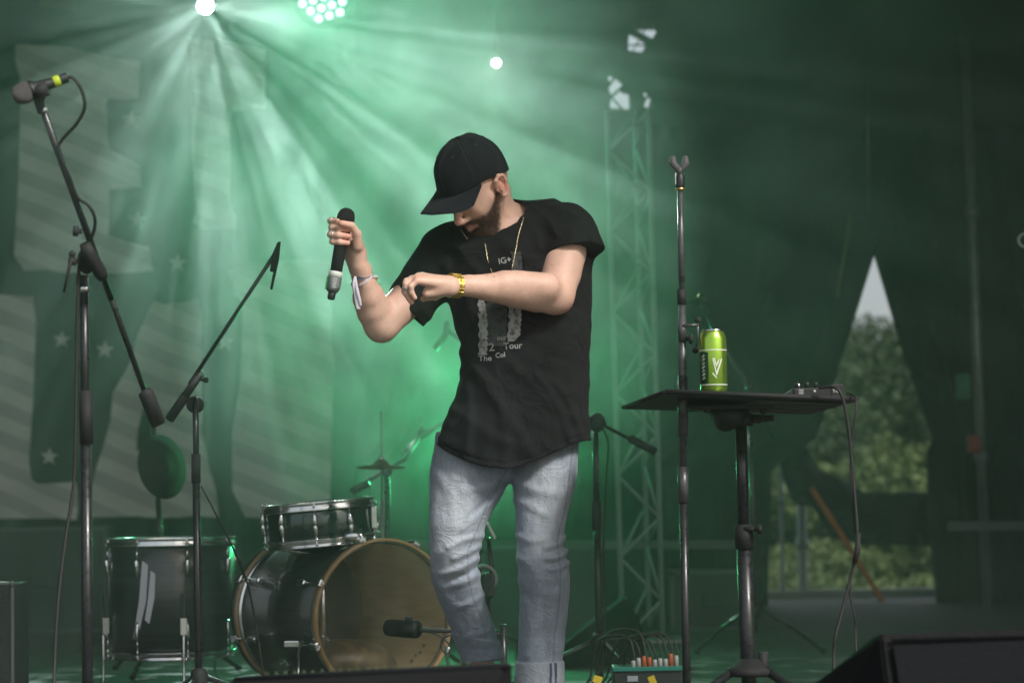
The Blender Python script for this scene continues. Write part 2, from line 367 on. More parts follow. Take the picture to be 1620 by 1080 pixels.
# faint old repair patches
patch_m = mat('brown_patch', (.085, .055, .022), rough=.8, vary=.3, vscale=9)
flat_poly('beam_end', [[(62, -6), (121, -4), (121, 18), (86, 14), (62, 10)]], 12.9, patch_m); tag(bpy.data.objects['beam_end'], 'brown plywood end of a roof beam at the top left', 'beam'); 
# ------------------------------------------------------------------ banner
def b_cloth(col, col2, stripe):
    def f(t, b, o):
        v = mapping(t); n = noise(t, v, 2.2, 5, .5); base = mixc(t, mapr(t, n, .3, .7, 0, 1), tuple(c*.8 for c in col), tuple(c*1.2 for c in col))
        if stripe:
            v2 = mapping(t, (1, 1, 1), (0, R(-24), 0)); wv = t.nodes.new('ShaderNodeTexWave'); wv.bands_direction = 'Z'; wv.inputs['Scale'].default_value = 2.1; wv.inputs['Distortion'].default_value = 1.2; wv.inputs['Detail'].default_value = 1; t.links.new(v2, wv.inputs[0])
            base = mixc(t, mapr(t, wv.outputs['Fac'], .45, .6, 0, .8), base, col2)
        w_ = mapping(t, (260, 260, 260)); g = mapr(t, noise(t, w_, 1, 2), .4, .75, .85, 1.5); s = t.nodes.new('ShaderNodeVectorMath'); s.operation = 'SCALE'; t.links.new(base, s.inputs[0]); t.links.new(g, s.inputs['Scale']); t.links.new(s.outputs[0], b.inputs['Base Color'])
        b.inputs['Roughness'].default_value = .85
        bp = t.nodes.new('ShaderNodeBump'); bp.inputs['Strength'].default_value = .25; bp.inputs['Distance'].default_value = .03; t.links.new(noise(t, mapping(t, (3, 3, 1)), 1.5, 3), bp.inputs['Height']); t.links.new(bp.outputs[0], b.inputs['Normal'])
    return f
ban_m = nodemat('banner_cloth', b_cloth((.006, .016, .012), None, False)); let_m = nodemat('banner_lettering', b_cloth((.78, .77, .75), (.50, .50, .49), True)); star_m = nodemat('banner_star', b_cloth((.85, .84, .82), None, False))
BY = 12.3
banner = thing('banner', P(250, 822, BY), 'dark green festival banner with huge pale letters and small stars behind the drums', 'banner')
flat_poly('cloth', [[(-330, 20), (560, 20), (560, 818), (-330, 824)]], BY, ban_m, banner, .006)
letters = [[(24, 72), (35, 70), (110, 76), (140, 83), (165, 90), (222, 98), (220, 158), (172, 157), (168, 165), (172, 235), (200, 250), (222, 262), (224, 297), (173, 300), (172, 372), (205, 384), (236, 390), (243, 428), (190, 433), (110, 432), (75, 427), (38, 428), (22, 405), (27, 330), (30, 250), (33, 130), (24, 95)],
           [(-330, 468), (0, 466), (52, 469), (57, 512), (53, 620), (46, 730), (50, 758), (60, 765), (120, 762), (124, 800), (121, 822), (90, 819), (-330, 824)],
           [(243, 475), (258, 481), (290, 478), (314, 473), (320, 500), (321, 560), (320, 682), (332, 740), (342, 775), (346, 818), (300, 816), (285, 818), (232, 818), (220, 816), (140, 818), (146, 765), (152, 740), (162, 712), (175, 665), (178, 622), (205, 575), (214, 540), (231, 500)],
           [(301, 60), (350, 64), (420, 80), (420, 170), (366, 176), (364, 320), (374, 345), (372, 362), (320, 362), (306, 352), (310, 330), (304, 250)],
           [(362, 428), (392, 418), (470, 410), (520, 420), (528, 560), (522, 818), (388, 818), (368, 775), (367, 690), (380, 600), (382, 560), (384, 480), (371, 466)]]
for i, lp in enumerate(letters):
    hole = [[(229, 636), (240, 640), (240, 712), (216, 712), (218, 680)]] if i == 2 else []
    flat_poly('letter', [lp]+hole, BY-.008, let_m, banner, .003)
def star_pts(cx, cy, r, rot=0): return [(cx+math.sin(k*math.pi/5+rot)*(r if k % 2 == 0 else r*.42), cy-math.cos(k*math.pi/5+rot)*(r if k % 2 == 0 else r*.42)) for k in range(10)]
for (x, y) in ((208, 189), (217, 348), (281, 416), (98, 537), (166, 553), (356, 541), (78, 722), (460, 250), (560, 380)):
    if x < 450: flat_poly('star', [star_pts(x, y, 14.5, .06)], BY-.008, star_m, banner, .003)
# ------------------------------------------------------------------ metalwork behind
def truss_tower():
    t0 = P(985, 1020, 10.4); tr = thing('truss_tower', t0, 'slender aluminium lattice truss tower standing in the smoke at centre right', 'truss')
    ch = [((960, 175), (985, 1012), 10.35), ((1026, 175), (1049, 1018), 10.35), ((1004, 175), (1027, 990), 10.58)]; lines = []
    for (a, b, y) in ch:
        A, B = P(*a, y), P(*b, y); B.z = max(B.z, 0);  MB().tube([A, B], .0125, 12).build('chord', alu, tr); lines.append((A, B))
    n = 13
    for (i, j) in ((0, 2), (2, 1), (0, 1)):
        for k in range(n):
            ta, tb = k/n, (k+1)/n
            if (k+i) % 2: a, b = lines[i][0].lerp(lines[i][1], ta), lines[j][0].lerp(lines[j][1], tb)
            else: a, b = lines[i][0].lerp(lines[i][1], tb), lines[j][0].lerp(lines[j][1], ta)
            MB().tube([a, b], .0065, 8).build('brace', alu, tr)
    base = MB(); c = (lines[0][1]+lines[1][1]+lines[2][1])/3; base.box((c.x, c.y, .006), (.34, .34, .012), bev=.002).build('base_plate', steel, tr)
truss_tower()
def beam(name, a, b, size, m, label, cat):
    a, b = Vector(a), Vector(b); d = b-a; o = MB().box((0, 0, 0), (d.length, size[0], size[1]), bev=.004).build(name, m)
    o.location = (a+b)/2; o.rotation_euler = d.to_track_quat('X', 'Z').to_euler(); return tag(o, label, cat)
beam('handrail', P(640, 861, 12.0), P(1190, 861, 12.0), (.04, .045), mat('grey_rail', (.12, .14, .135), rough=.6), 'grey horizontal rail across the back between the drums and truss', 'rail')
beam('handrail', P(1500, 832, 12.3), P(1720, 830, 12.3), (.04, .05), mat('grey_rail', (.12, .14, .135), rough=.6), 'grey horizontal rail at the right in front of the dark drape', 'rail')
pale_alu = mat('pale_aluminium', (.50, .52, .52), rough=.6, metal=.1, vary=.12, vscale=10)
def post(x0, y0, x1, y1, d, r, label, m=None, foot=True, name='post'):
    A, B = P(x0, y0, d), P(x1, y1, d); t = thing(name, B, label, 'post'); MB().tube([A, B], r, 14).build('tube', m or pale_alu, t)
    if foot: MB().box(B+Vector((0, 0, .01)), (r*6, r*6, .015), bev=.002).build('foot_plate', steel, t)
    for k in (.3, .72): MB().tube([A.lerp(B, k)+Vector((0, 0, .03)), A.lerp(B, k)-Vector((0, 0, .03))], r*1.35, 14).build('coupler', steel, t)
    return t
post(1235, 690, 1239, 1024, 14.42, .0125, 'thin aluminium post outside the gap, left of the thick one')
pt = post(1268, 790, 1273, 1024, 14.42, .030, 'thick aluminium post with a diagonal brace outside the gap')
MB().tube([P(1275, 985, 14.42), P(1298, 1024, 14.42)], .011, 8).build('brace', alu, pt)
post(1527, 60, 1563, 985, 12.6, .028, 'upright scaffold tube against the dark drape at right', steel, False)
post(1184, 690, 1188, 990, 13.0, .016, 'slim grey upright behind the small table', steel, False)
post(1372, 130, 1374, 330, 13.1, .006, 'thin vertical batten high on the back drape right of the truss', steel, False, 'batten')
# orange strap
strap = MB(); a, b = P(1284, 772, 13.62), P(1430, 1006, 13.75); d = (b-a).normalized(); w_ = d.cross(Vector((0, 1, 0))).normalized()
for k in range(2): pass
strap.tube([a+w_*0, a.lerp(b, .25)+w_*.004, a.lerp(b, .5)+w_*.006, a.lerp(b, .75)+w_*.003, b], .017, 8, flat=.3)
o = strap.build('ratchet_strap', mat('orange_webbing', (.75, .20, .05), rough=.7, vary=.25, vscale=8)); tag(o, 'orange strap pulled diagonally across the gap in the back wall', 'strap')
o = MB().lathe((0, 0, 0), (0, 0, 1), [(0, 0), (.036, 0), (.038, .02), (.036, .05), (.024, .075), (0, .082)], 20).build('rubber_cap', mat('orange_rubber', (.62, .10, .03), rough=.6, vary=.2, vscale=20)); o.location = P(1217, 1030, 13.9); tag(o, 'small round orange rubber cap on the stage edge', 'cap')
# fittings on the right-hand tube
o = MB().box((0, 0, 0), (.075, .05, .14), bev=.012).build('tag_plate', mat('green_plate', (.05, .26, .13), rough=.6, vary=.2, vscale=15)); o.location = P(1524, 611, 12.45); tag(o, 'small green plate fixed to the scaffold tube at right', 'plate')
o = MB().box((0, 0, 0), (.07, .05, .10), bev=.01).build('tag_plate', mat('red_plate', (.36, .04, .035), rough=.6, vary=.2, vscale=15)); o.location = P(1541, 702, 12.45); tag(o, 'small dull red plate low on the scaffold tube at right', 'plate')
o = MB().ring((0, 0, 0), (0, 1, 0), .028, .005, 24, 8).build('hook_ring', mat('pale_metal', (.6, .62, .62), rough=.4, metal=.6)); o.location = P(1622, 380, 9.5); tag(o, 'pale metal ring at the right edge of the picture', 'ring')
o = MB().tube([P(1346, 340, 13.0), P(1324, 470, 13.0)], .009, 6).build('rope', mat('yellow_rope', (.25, .30, .12), rough=.8)); tag(o, 'thin yellowish rope slanting down the back drape above the table', 'rope')
# ------------------------------------------------------------------ trees and bushes seen through the gap
leafm = mat('leaves', (.032, .056, .022), rough=.6, vary=.25, vscale=.9, spec=.3); leaf2 = mat('bright_leaves', (.058, .092, .026), rough=.6, vary=.2, vscale=1.1, spec=.3); bark = mat('bark', (.08, .06, .045), rough=.9, bump=.5, bscale=12)
def leaves(clumps, per, size, seed):
    rg = np.random.default_rng(seed); out = []
    for (c, r) in clumps:
        n = int(per*r**1.6*3)+40; d = rg.normal(0, 1, (n, 3)); d /= np.linalg.norm(d, axis=1)[:, None]; rad = rg.uniform(.35, 1.08, n)[:, None]**.6; p = np.array(c)+d*rad*r*np.array([1, 1, .85])
        a = rg.normal(0, 1, (n, 3)); a /= np.linalg.norm(a, axis=1)[:, None]; b_ = np.cross(a, rg.normal(0, 1, (n, 3))); b_ /= np.linalg.norm(b_, axis=1)[:, None]; s = size*rg.uniform(.6, 1.3, n)[:, None]
        out.append(np.stack([p-a*s, p+b_*s*.5, p+a*s, p-b_*s*.5], 1).reshape(-1, 3))
    V = np.concatenate(out); return V, np.arange(len(V)).reshape(-1, 4)
def tree(px, d, top_py, r, label, m, seed, group=None, stem=True):
    base = P(px, 780, d); base.z = GZ; top = P(px, top_py, d).z; rg = random.Random(seed); t = thing('broadleaf_tree', base, label, 'tree', group); H = top-GZ; cl = []
    lo = .35*H
    for k in range(26):
        u = rg.random(); z = lo+(H-lo)*u; ww = r*math.sin(math.pi*(.18+.80*u))**.7; a = rg.uniform(0, 6.28); q_ = ww*math.sqrt(rg.random())
        cl.append(((base.x+math.cos(a)*q_, base.y+math.sin(a)*q_, GZ+z-.15*r), r*rg.uniform(.22, .36)))
    V, Fq = leaves(cl, 1300, .055, seed); o = link('crown', mesh_np('crown', V-np.array(base), Fq, False), m, t); o['kind'] = 'stuff'
    mb = MB().tube([base, base+Vector((.1, 0, H*.3)), base+Vector((-.05, .1, H*.6)), base+Vector((.1, 0, H*.85))], [r*.09, r*.07, r*.045, r*.015], 9)
    for c, _ in cl[:9]: mb.tube([base+Vector((0, 0, H*rg.uniform(.3, .55))), Vector(c)], [r*.03, r*.008], 5, caps=False)
    mb.build('trunk', bark, t); return t
tree(1372, 34, 520, 2.6, 'round dark green tree centred in the bright gap against the sky', leafm, 1)
tree(1290, 30, 640, 2.0, 'lower green tree behind the left edge of the gap', leafm, 2)
tree(1465, 38, 575, 2.3, 'dark green tree partly behind the right-hand drape', leafm, 3)
tree(1335, 24, 735, 1.3, 'young yellow green tree low in the middle of the gap', leaf2, 4)
tree(1430, 26, 700, 1.4, 'bright green young tree low at the right side of the gap', leaf2, 5)
tree(1236, 25, 730, 1.1, 'bright green sapling seen behind the aluminium posts', leaf2, 6)
rg = random.Random(5); cl = []
for k in range(120):
    d = rg.uniform(16.5, 23); px = rg.uniform(1150, 1560); c = P(px, 780, d); r = rg.uniform(.3, .6); c.z = GZ+r*.6+rg.uniform(0, .5)*(d-16)/5; cl.append((tuple(c), r))
V, Fq = leaves(cl, 1000, .04, 9); o = link('undergrowth', mesh_np('u', V, Fq, False), nodemat('undergrowth_leaves', lambda t, b, o: (t.links.new(mixc(t, mapr(t, noise(t, mapping(t), 1.3, 5), .4, .62, 0, 1), (.040, .070, .022), (.085, .125, .032)), b.inputs['Base Color']), b.inputs['Roughness'].__setattr__('default_value', .7)))); tag(o, 'dense green undergrowth behind the stage', 'undergrowth', kind='stuff')
# ------------------------------------------------------------------ lamps
blackm = mat('black_metal', (.018, .019, .020), rough=.45, vary=.2, vscale=40, spec=.5, rvary=.12)
def glow(name, col, s):
    m = bpy.data.materials.new(name); m.use_nodes = True; b = m.node_tree.nodes['Principled BSDF']; b.inputs['Base Color'].default_value = (*col, 1); b.inputs['Emission Color'].default_value = (*col, 1); b.inputs['Emission Strength'].default_value = s; return m
def spot(pos, tgt, E, col, ang, blend=.3, r=.04, gobo=None, parent=None):
    d = bpy.data.lights.new('lamp_light', 'SPOT'); o = bpy.data.objects.new('lamp_light', d); C.objects.link(o); pos, tgt = Vector(pos), Vector(tgt)
    o.location = pos; o.rotation_euler = (tgt-pos).to_track_quat('-Z', 'Y').to_euler(); d.energy = E; d.color = col; d.spot_size = R(ang); d.spot_blend = blend; d.shadow_soft_size = r
    if parent: o.parent = parent; o.location = pos-parent.location; 
    if gobo:
        sc_, lo_, hi_, k, seed = gobo; d.use_nodes = True; t = d.node_tree; e = t.nodes['Emission']; tc = t.nodes.new('ShaderNodeTexCoord'); sx = t.nodes.new('ShaderNodeSeparateXYZ'); t.links.new(tc.outputs['Normal'], sx.inputs[0])
        cx = t.nodes.new('ShaderNodeCombineXYZ')
        for i in (0, 1):
            m = t.nodes.new('ShaderNodeMath'); m.operation = 'DIVIDE'; t.links.new(sx.outputs[i], m.inputs[0]); t.links.new(sx.outputs[2], m.inputs[1]); t.links.new(m.outputs[0], cx.inputs[i])
        cx.inputs[2].default_value = seed
        n = noise(t, cx.outputs[0], sc_, 2, .2, .6); mr = mapr(t, n, lo_, hi_, .02, k); t.links.new(mr, e.inputs['Strength'])
    return o
def fixture(x, y, d, r, tgt, label, lens_m, name='stage_lamp', multi=False, rim=1.25, depth=.16):
    p = P(x, y, d); t = thing(name, p, label, 'stage lamp'); ax = (Vector(tgt)-p).normalized()
    MB().lathe(p, -ax, [(r*.98, -.006), (r*rim, -.006), (r*rim, .04), (r*rim*.92, depth*.7), (r*.6, depth), (0, depth)], 28).build('housing', blackm, t)
    side = ax.cross(Vector((0, 0, 1))).normalized(); up = Vector((0, 0, 1)); mb = MB(); a = p-ax*depth*.3
    mb.tube([a+side*r*rim*1.02, a+side*r*rim*1.15+up*.02, a+side*r*rim*1.15+up*r*1.5, a+up*r*2.0, a-side*r*rim*1.15+up*r*1.5, a-side*r*rim*1.15+up*.02, a-side*r*rim*1.02], .007, 6).build('yoke', blackm, t)
    MB().tube([a+up*r*2.0, (a.x, a.y, 3.42)], .012, 8).build('hanging_clamp', blackm, t)
    if not multi: MB().lathe(p, ax, [(0, .0), (r*.96, 0), (r*.9, .008), (r*.5, .014), (0, .016)], 28).build('lens', lens_m, t)
    else:
        MB().lathe(p, ax, [(0, -.002), (r*1.0, -.002), (r, .002), (0, .002)], 28).build('lens_plate', blackm, t)
        s = r/2.55; b = ax.cross(side); n = 0; ca, sa = math.cos(.3), math.sin(.3)
        for i in range(-2, 3):
            for j in range(-2, 3):
                if abs(i+j) > 2: continue
                u, v = (i+j*.5)*s*1.02, j*s*.866*1.02; c = p+side*(u*ca-v*sa)+b*(u*sa+v*ca)+ax*.004
                MB().lathe(c, ax, [(0, .010), (s*.22, .006), (s*.31, .001), (s*.32, 0)], 14).build('lens', lens_m, t)
    return t, p, ax
bar = beam('lighting_bar', (-4.5, 10.55, 3.44), (4.5, 10.55, 3.44), (.05, .05), alu, 'horizontal lighting bar under the stage roof', 'bar')
# ------------------------------------------------------------------ the performer
PY = 6.43                                      # distance at which he stands
SP = F0/PY                                     # photograph pixels per metre there
def q(px, py, y=PY): return P(px, py, y)
def m_(px): return px/SP
# linear map from a point to the photograph's pixel grid on his plane
_o, _ax, _az = P(810, 540, PY), P(811, 540, PY), P(810, 541, PY)
_B = np.linalg.inv(np.array([[(_ax-_o).x, (_az-_o).x], [(_ax-_o).z, (_az-_o).z]]))
def pix(X, Z):
    dx, dz = X-_o.x, Z-_o.z
    return 810+_B[0, 0]*dx+_B[0, 1]*dz, 540+_B[1, 0]*dx+_B[1, 1]*dz
def loft(fl, rows, k, power=2.0, xlim=None):
    """rows: (py, left px, right px, centre y, half depth); smooth union of a vertical body with these cross-sections"""
    X, Y, Z = fl.grid(); px, py = pix(X, Z); rows = sorted(rows); r = np.array(rows, float)
    L = np.interp(py, r[:, 0], r[:, 1]); Rr = np.interp(py, r[:, 0], r[:, 2]); cy_ = np.interp(py, r[:, 0], r[:, 3]); hd = np.interp(py, r[:, 0], r[:, 4])
    a = (Rr-L)/2/SP; cx = (L+Rr)/2; u = np.abs((px-cx)/SP/a); v = np.abs((Y-cy_)/hd)
    rr = (u**power+v**power)**(1/power); d = ((rr-1)*np.minimum(a, hd)).astype(np.float32)
    top = (r[0, 0]-py)/SP; bot = (py-r[-1, 0])/SP; d = np.maximum(d, np.maximum(top, bot))
    fl._mix((slice(None),)*3, d.astype(np.float32), k, 'add')
def segs(px, py, lines):
    """sum of soft ridges along polylines drawn on the picture plane: (points, width px, height m)"""
    out = 0
    for pts, wd, am in lines:
        best = None
        for (x0, y0), (x1, y1) in zip(pts, pts[1:]):
            dx, dy = x1-x0, y1-y0; t = np.clip(((px-x0)*dx+(py-y0)*dy)/(dx*dx+dy*dy), 0, 1)
            d2 = (px-x0-dx*t)**2+(py-y0-dy*t)**2; best = d2 if best is None else np.minimum(best, d2)
        (xa, ya), (xb, yb) = pts[0], pts[-1]
        out = out+am*np.exp(-best/(wd*wd))
    return out
person = thing('person', q(812, 1140), 'bearded man in black cap, printed T-shirt and pale jeans looking at his gold watch', 'person')
person.location.z = 0
SKIN = (.74, .48, .375)
# head frame: forward, left, up (his own)
HF = Vector((-.52, -.42, -.74)).normalized(); HL = Vector((.72, -.69, -.10)); HL = (HL-HF*HL.dot(HF)).normalized(); HU = HF.cross(HL)
HC = q(751, 290, 6.30); HS = 1.06
def hp(f, l, u): return HC+(HF*f+HL*l+HU*u)*HS
HM = [list(HF), list(HL), list(HU)]
bf = Field((q(500, 0).x, 6.0, q(0, 800).z), (q(960, 0).x, 6.62, q(0, 232).z), .0027)
S = HS
bf.ell(hp(-.012, 0, .02), (.098*S, .077*S, .105*S), HM, .01)
bf.ell(hp(.028, 0, -.05), (.064*S, .058*S, .07*S), HM, .03)
bf.ell(hp(.062, 0, -.103), (.026*S, .03*S, .02*S), HM, .02)
for sg in (-1, 1):
    bf.cap(hp(-.005, .057*sg, -.045), hp(.052, .024*sg, -.103), .017*S, .017*S, .02)
    bf.cap(hp(.058, .034*sg, -.028), hp(.03, .05*sg, -.02), .024*S, .02*S, .02)
    bf.cap(hp(.078, .012*sg, .022), hp(.066, .045*sg, .018), .012*S, .011*S, .012)
    bf.ell(hp(.093, .031*sg, -.002), (.013, .015, .011), HM, .01, 'sub')
    bf.ell(hp(.078, .031*sg, -.003), (.0125, .0125, .0115), HM, .003)
bf.cap(hp(.088, 0, .006), hp(.112, 0, -.032), .008*S, .0115*S, .012)
for sg in (-1, 1): bf.cap(hp(.106, .006*sg, -.040), hp(.094, .0145*sg, -.040), .007*S, .0075*S, .006)
for sg in (-1, 1):
    bf.cap(hp(.0965, 0, -.066), hp(.083, .022*sg, -.070), .0058*S, .0035*S, .005)
    bf.cap(hp(.0945, 0, -.076), hp(.082, .021*sg, -.072), .0066*S, .0035*S, .005)
for sg in (-1, 1):      # ears
    bf.ell(hp(-.006, .079*sg, -.018), (.017, .007, .029), HM, .008)
    ear = [(.008, .084, -.004), (.004, .089, .012), (-.010, .092, .018), (-.022, .092, .008), (-.024, .090, -.010), (-.016, .086, -.028), (-.004, .083, -.044), (.004, .081, -.040)]
    for a, b in zip(ear, ear[1:]): bf.cap(hp(a[0], a[1]*sg, a[2]), hp(b[0], b[1]*sg, b[2]), .0052, .0052, .004)
    bf.ell(hp(.0, .092*sg, -.016), (.009, .008, .014), HM, .004, 'sub')
    bf.ell(hp(-.012, .093*sg, .004), (.006, .005, .006), HM, .004, 'sub')
    bf.cap(hp(.011, .083*sg, -.014), hp(.009, .083*sg, -.026), .0042, .0042, .004)
# neck, torso, arms
bf.cap(q(768, 300, 6.37), q(800, 368, 6.43), m_(31), m_(35), .03)
bf.cap(q(775, 330, 6.31), q(790, 372, 6.345), m_(9), m_(7), .02)
bf.cap(q(800, 300, 6.37), q(776, 368, 6.325), .012, .008, .02)
bf.cap(q(812, 345, 6.45), q(885, 356, 6.46), m_(24), m_(30), .03)
bf.cap(q(785, 352, 6.42), q(705, 395, 6.44), m_(20), m_(28), .03)
loft(bf, [(350, 770, 850, 6.43, .07), (375, 715, 915, 6.43, .10), (430, 718, 915, 6.43, .115), (560, 745, 905, 6.44, .105), (690, 735, 905, 6.45, .105)], .04)
def limb(pts, k=.012):
    bf.chain([q(*p[:3]) for p in pts], [m_(p[3]) for p in pts], k)
limb([(893, 362, 6.42, 36), (892, 400, 6.35, 35), (888, 432, 6.31, 31), (878, 466, 6.27, 29)], .03)
limb([(878, 468, 6.27, 27), (850, 464, 6.235, 29), (815, 459, 6.20, 27), (775, 455, 6.165, 21), (742, 452, 6.14, 16.5), (716, 452, 6.12, 15.5)], .02)
bf.ell(q(889, 480, 6.285), (.017, .02, .017), None, .02)
limb([(705, 408, 6.44, 36), (668, 450, 6.41, 31), (628, 490, 6.37, 28), (604, 515, 6.34, 25)], .03)
limb([(603, 514, 6.34, 25), (592, 492, 6.32, 27), (583, 470, 6.30, 25), (576, 447, 6.275, 18), (571, 428, 6.26, 15)], .02)
# right hand round the microphone
def P3(x, y, d): return q(x, y, d)
def fing(pts, r0, r1, k=.007):
    n = len(pts); bf.chain([P3(*p) for p in pts], [r0+(r1-r0)*i/(n-1) for i in range(n)], k)
W = (571, 428, 6.255)
for (x, y, d), r in (((546, 352, 6.247), .012), ((541, 362, 6.25), .012), ((541, 373, 6.248), .012), ((543, 384, 6.243), .011)):
    bf.cap(P3(*W), P3(x, y, d), .018, r, .02)
    bf.cap(P3(566, 400, 6.235), P3(x, y, d), .018, r, .012)
fing([(546, 352, 6.247), (528, 349, 6.222), (523, 349, 6.195), (534, 350, 6.176)], .0098, .0078)
fing([(541, 362, 6.25), (525, 360, 6.222), (526, 360.5, 6.185), (536, 361, 6.172), (550, 362.5, 6.176)], .0100, .0082, .004)
fing([(541, 373, 6.248), (523, 371, 6.220), (524, 371.5, 6.183), (535, 372, 6.172), (551, 374, 6.178)], .0098, .0080, .004)
fing([(543, 384, 6.243), (526, 382, 6.218), (527, 382.5, 6.184), (537, 383, 6.176), (550, 384.5, 6.182)], .0092, .0074, .004)
bf.cap(P3(568, 418, 6.235), P3(566, 386, 6.215), .020, .0165, .015)
fing([(566, 390, 6.20), (565, 370, 6.185), (556, 357, 6.170), (540, 353, 6.160)], .0135, .0085, .012)
# left hand, hanging from the wrist with curled fingers
for (x, y, d), r in (((660, 444, 6.055), .010), ((660, 440, 6.075), .0115), ((663, 438, 6.098), .012), ((668, 437, 6.12), .0115)):
    bf.cap(P3(714, 451, 6.10), P3(x, y, d), .0165, r, .015)
bf.cap(P3(712, 458, 6.095), P3(676, 464, 6.09), .0165, .0135, .015)
fing([(660, 444, 6.055), (650, 453, 6.050), (651, 463, 6.055), (656, 471, 6.062)], .0088, .0070, .005)
fing([(660, 440, 6.075), (642, 449, 6.068), (642, 464, 6.071), (651, 478, 6.076)], .0095, .0074, .005)
fing([(663, 438, 6.098), (643, 445, 6.092), (640, 461, 6.090), (648, 474, 6.093)], .0098, .0076, .005)
fing([(668, 437, 6.12), (651, 441, 6.117), (644, 453, 6.112), (647, 466, 6.11)], .0095, .0074, .005)
fing([(702, 462, 6.12), (688, 469, 6.125), (677, 470, 6.128), (669, 473, 6.13)], .012, .0080, .012)
bf.cap(q(866, 452, 6.20), q(800, 446, 6.168), .034, .026, .03); bf.cap(q(586, 470, 6.275), q(578, 446, 6.255), .016, .010, .02)
body_me = bf.mesh('body')
del bf
# feet and shins: the lower end of the same body mesh
lf = Field((q(690, 0).x, 6.1, -.01), (q(930, 0).x, 6.8, q(0, 780).z), .006)
legA = [(738, 770, 6.45), (718, 880, 6.43), (766, 1060, 6.62)]; legB = [(860, 770, 6.45), (858, 880, 6.38), (853, 1085, 6.44)]
for lg in (legA, legB):
    lf.cap(q(*lg[0]), q(*lg[1]), .055, .036, .02); lf.cap(q(*lg[1]), q(*lg[2]), .036, .033, .02)
    a = q(*lg[2]); lf.cap(a, (a.x, a.y, .06), .036, .036, .01)
lf.f = np.minimum(lf.f, .2); lm = lf.mesh('legs')
bmj = bmesh.new(); bmj.from_mesh(body_me); bmj.from_mesh(lm)
for f in bmj.faces: f.smooth = True
bmesh.ops.smooth_vert(bmj, verts=bmj.verts[:], factor=.5, use_axis_x=True, use_axis_y=True, use_axis_z=True)
body_me = bpy.data.meshes.new('body'); bmj.to_mesh(body_me); bmj.free()
# skin tint by place: beard, hair, lips, knuckles, elbow, ear
co = np.empty(len(body_me.vertices)*3, np.float32); body_me.vertices.foreach_get('co', co); co = co.reshape(-1, 3)
rel = (co-np.array(HC))/HS; f_ = rel@np.array(HF); l_ = rel@np.array(HL); u_ = rel@np.array(HU)
def blob(c, r): return np.exp(-((co-np.array(c))**2).sum(1)/(r*r))
ss = lambda a, b, x: (lambda t: t*t*(3-2*t))(np.clip((x-a)/(b-a), 0, 1))
base = np.tile(np.array(SKIN), (len(co), 1))
inhead = (np.abs(l_) < .1) & (f_ > -.2) & (f_ < .13) & (u_ > -.15)
# upper edge of the beard: from the sideburn down across the cheek to the mouth corner
edge = np.interp(f_, [-.01, .012, .04, .06, .085, .12], [.03, -.014, -.043, -.050, -.046, -.046])
nz = np.sin(co[:, 0]*900)*np.sin(co[:, 1]*870+1)*np.sin(co[:, 2]*930+2)*.004
jaw = np.interp(f_, [-.02, .0, .04, .08], [-.06, -.078, -.115, -.14])
bmask = ss(.010, -.014, u_-edge+nz)*ss(-.006, .026, f_+.004+nz-np.clip(-.03-u_, 0, 1)*.5)*ss(-.010, .008, u_-jaw+.004)*inhead
lips = np.exp(-((u_+.071)/.008)**2)*(np.abs(l_) < .026)*(f_ > .075)
bmask = bmask*(1-lips)
hair = ss(-.03, .0, u_+.012*0)*ss(.012, -.004, f_)*(np.abs(l_) > .0)*inhead*(u_ > -.06)*((np.abs(l_) < .0805) | (f_ < -.03))
BEARD = np.array((.085, .05, .032)); HAIRC = np.array((.20, .14, .10))
base = base*(1-.86*bmask[:, None])+BEARD*.86*bmask[:, None]
base = base*(1-.6*hair[:, None])+HAIRC*.6*hair[:, None]
base = base*(1-.7*lips[:, None])+np.array((.42, .17, .14))*.7*lips[:, None]
red = blob(q(893, 484, 6.28), .035)*.8+blob(hp(-.01, .09, -.015), .03)*.8+blob(hp(.11, 0, -.035), .02)*.5
for p in ((655, 470, 6.07), (653, 477, 6.08), (550, 362, 6.17), (550, 374, 6.17), (550, 384, 6.18), (541, 353, 6.16), (660, 440, 6.06)): red += blob(q(*p), .014)*.7
for p in ((551, 362, 6.170), (552, 374, 6.172), (551, 384, 6.176), (659, 470, 6.060), (653, 477, 6.073)):
    nl_ = blob(q(*p), .0045)[:, None]; base = base*(1-.5*nl_)+np.array((.80, .60, .52))*.5*nl_
for yy in (356.5, 366.8, 378.3):  # shade in the gaps between the gripping fingers, painted into the skin
    gap_shade = (np.exp(-((pix(co[:, 0], co[:, 2])[1]*1.0-(yy*1.0))/1.3)**2)*(blob(q(538, yy, 6.18), .030) > .25))[:, None]; base = base*(1-.45*gap_shade)
red = np.clip(red, 0, 1)[:, None]; base = base*(1-red)+base*np.array((1.08, .74, .72))*red
ca = body_me.color_attributes.new('tint', 'FLOAT_COLOR', 'POINT'); ca.data.foreach_set('color', np.concatenate([base, np.ones((len(base), 1))], 1).astype(np.float32).ravel())
skin = mat('skin', SKIN, rough=.45, attr='tint', vary=.10, vscale=17, bump=.15, bscale=420, sub=.12, spec=.4)
body_me.transform(Matrix.Translation(-person.location)); body = link('body', body_me, skin, person)
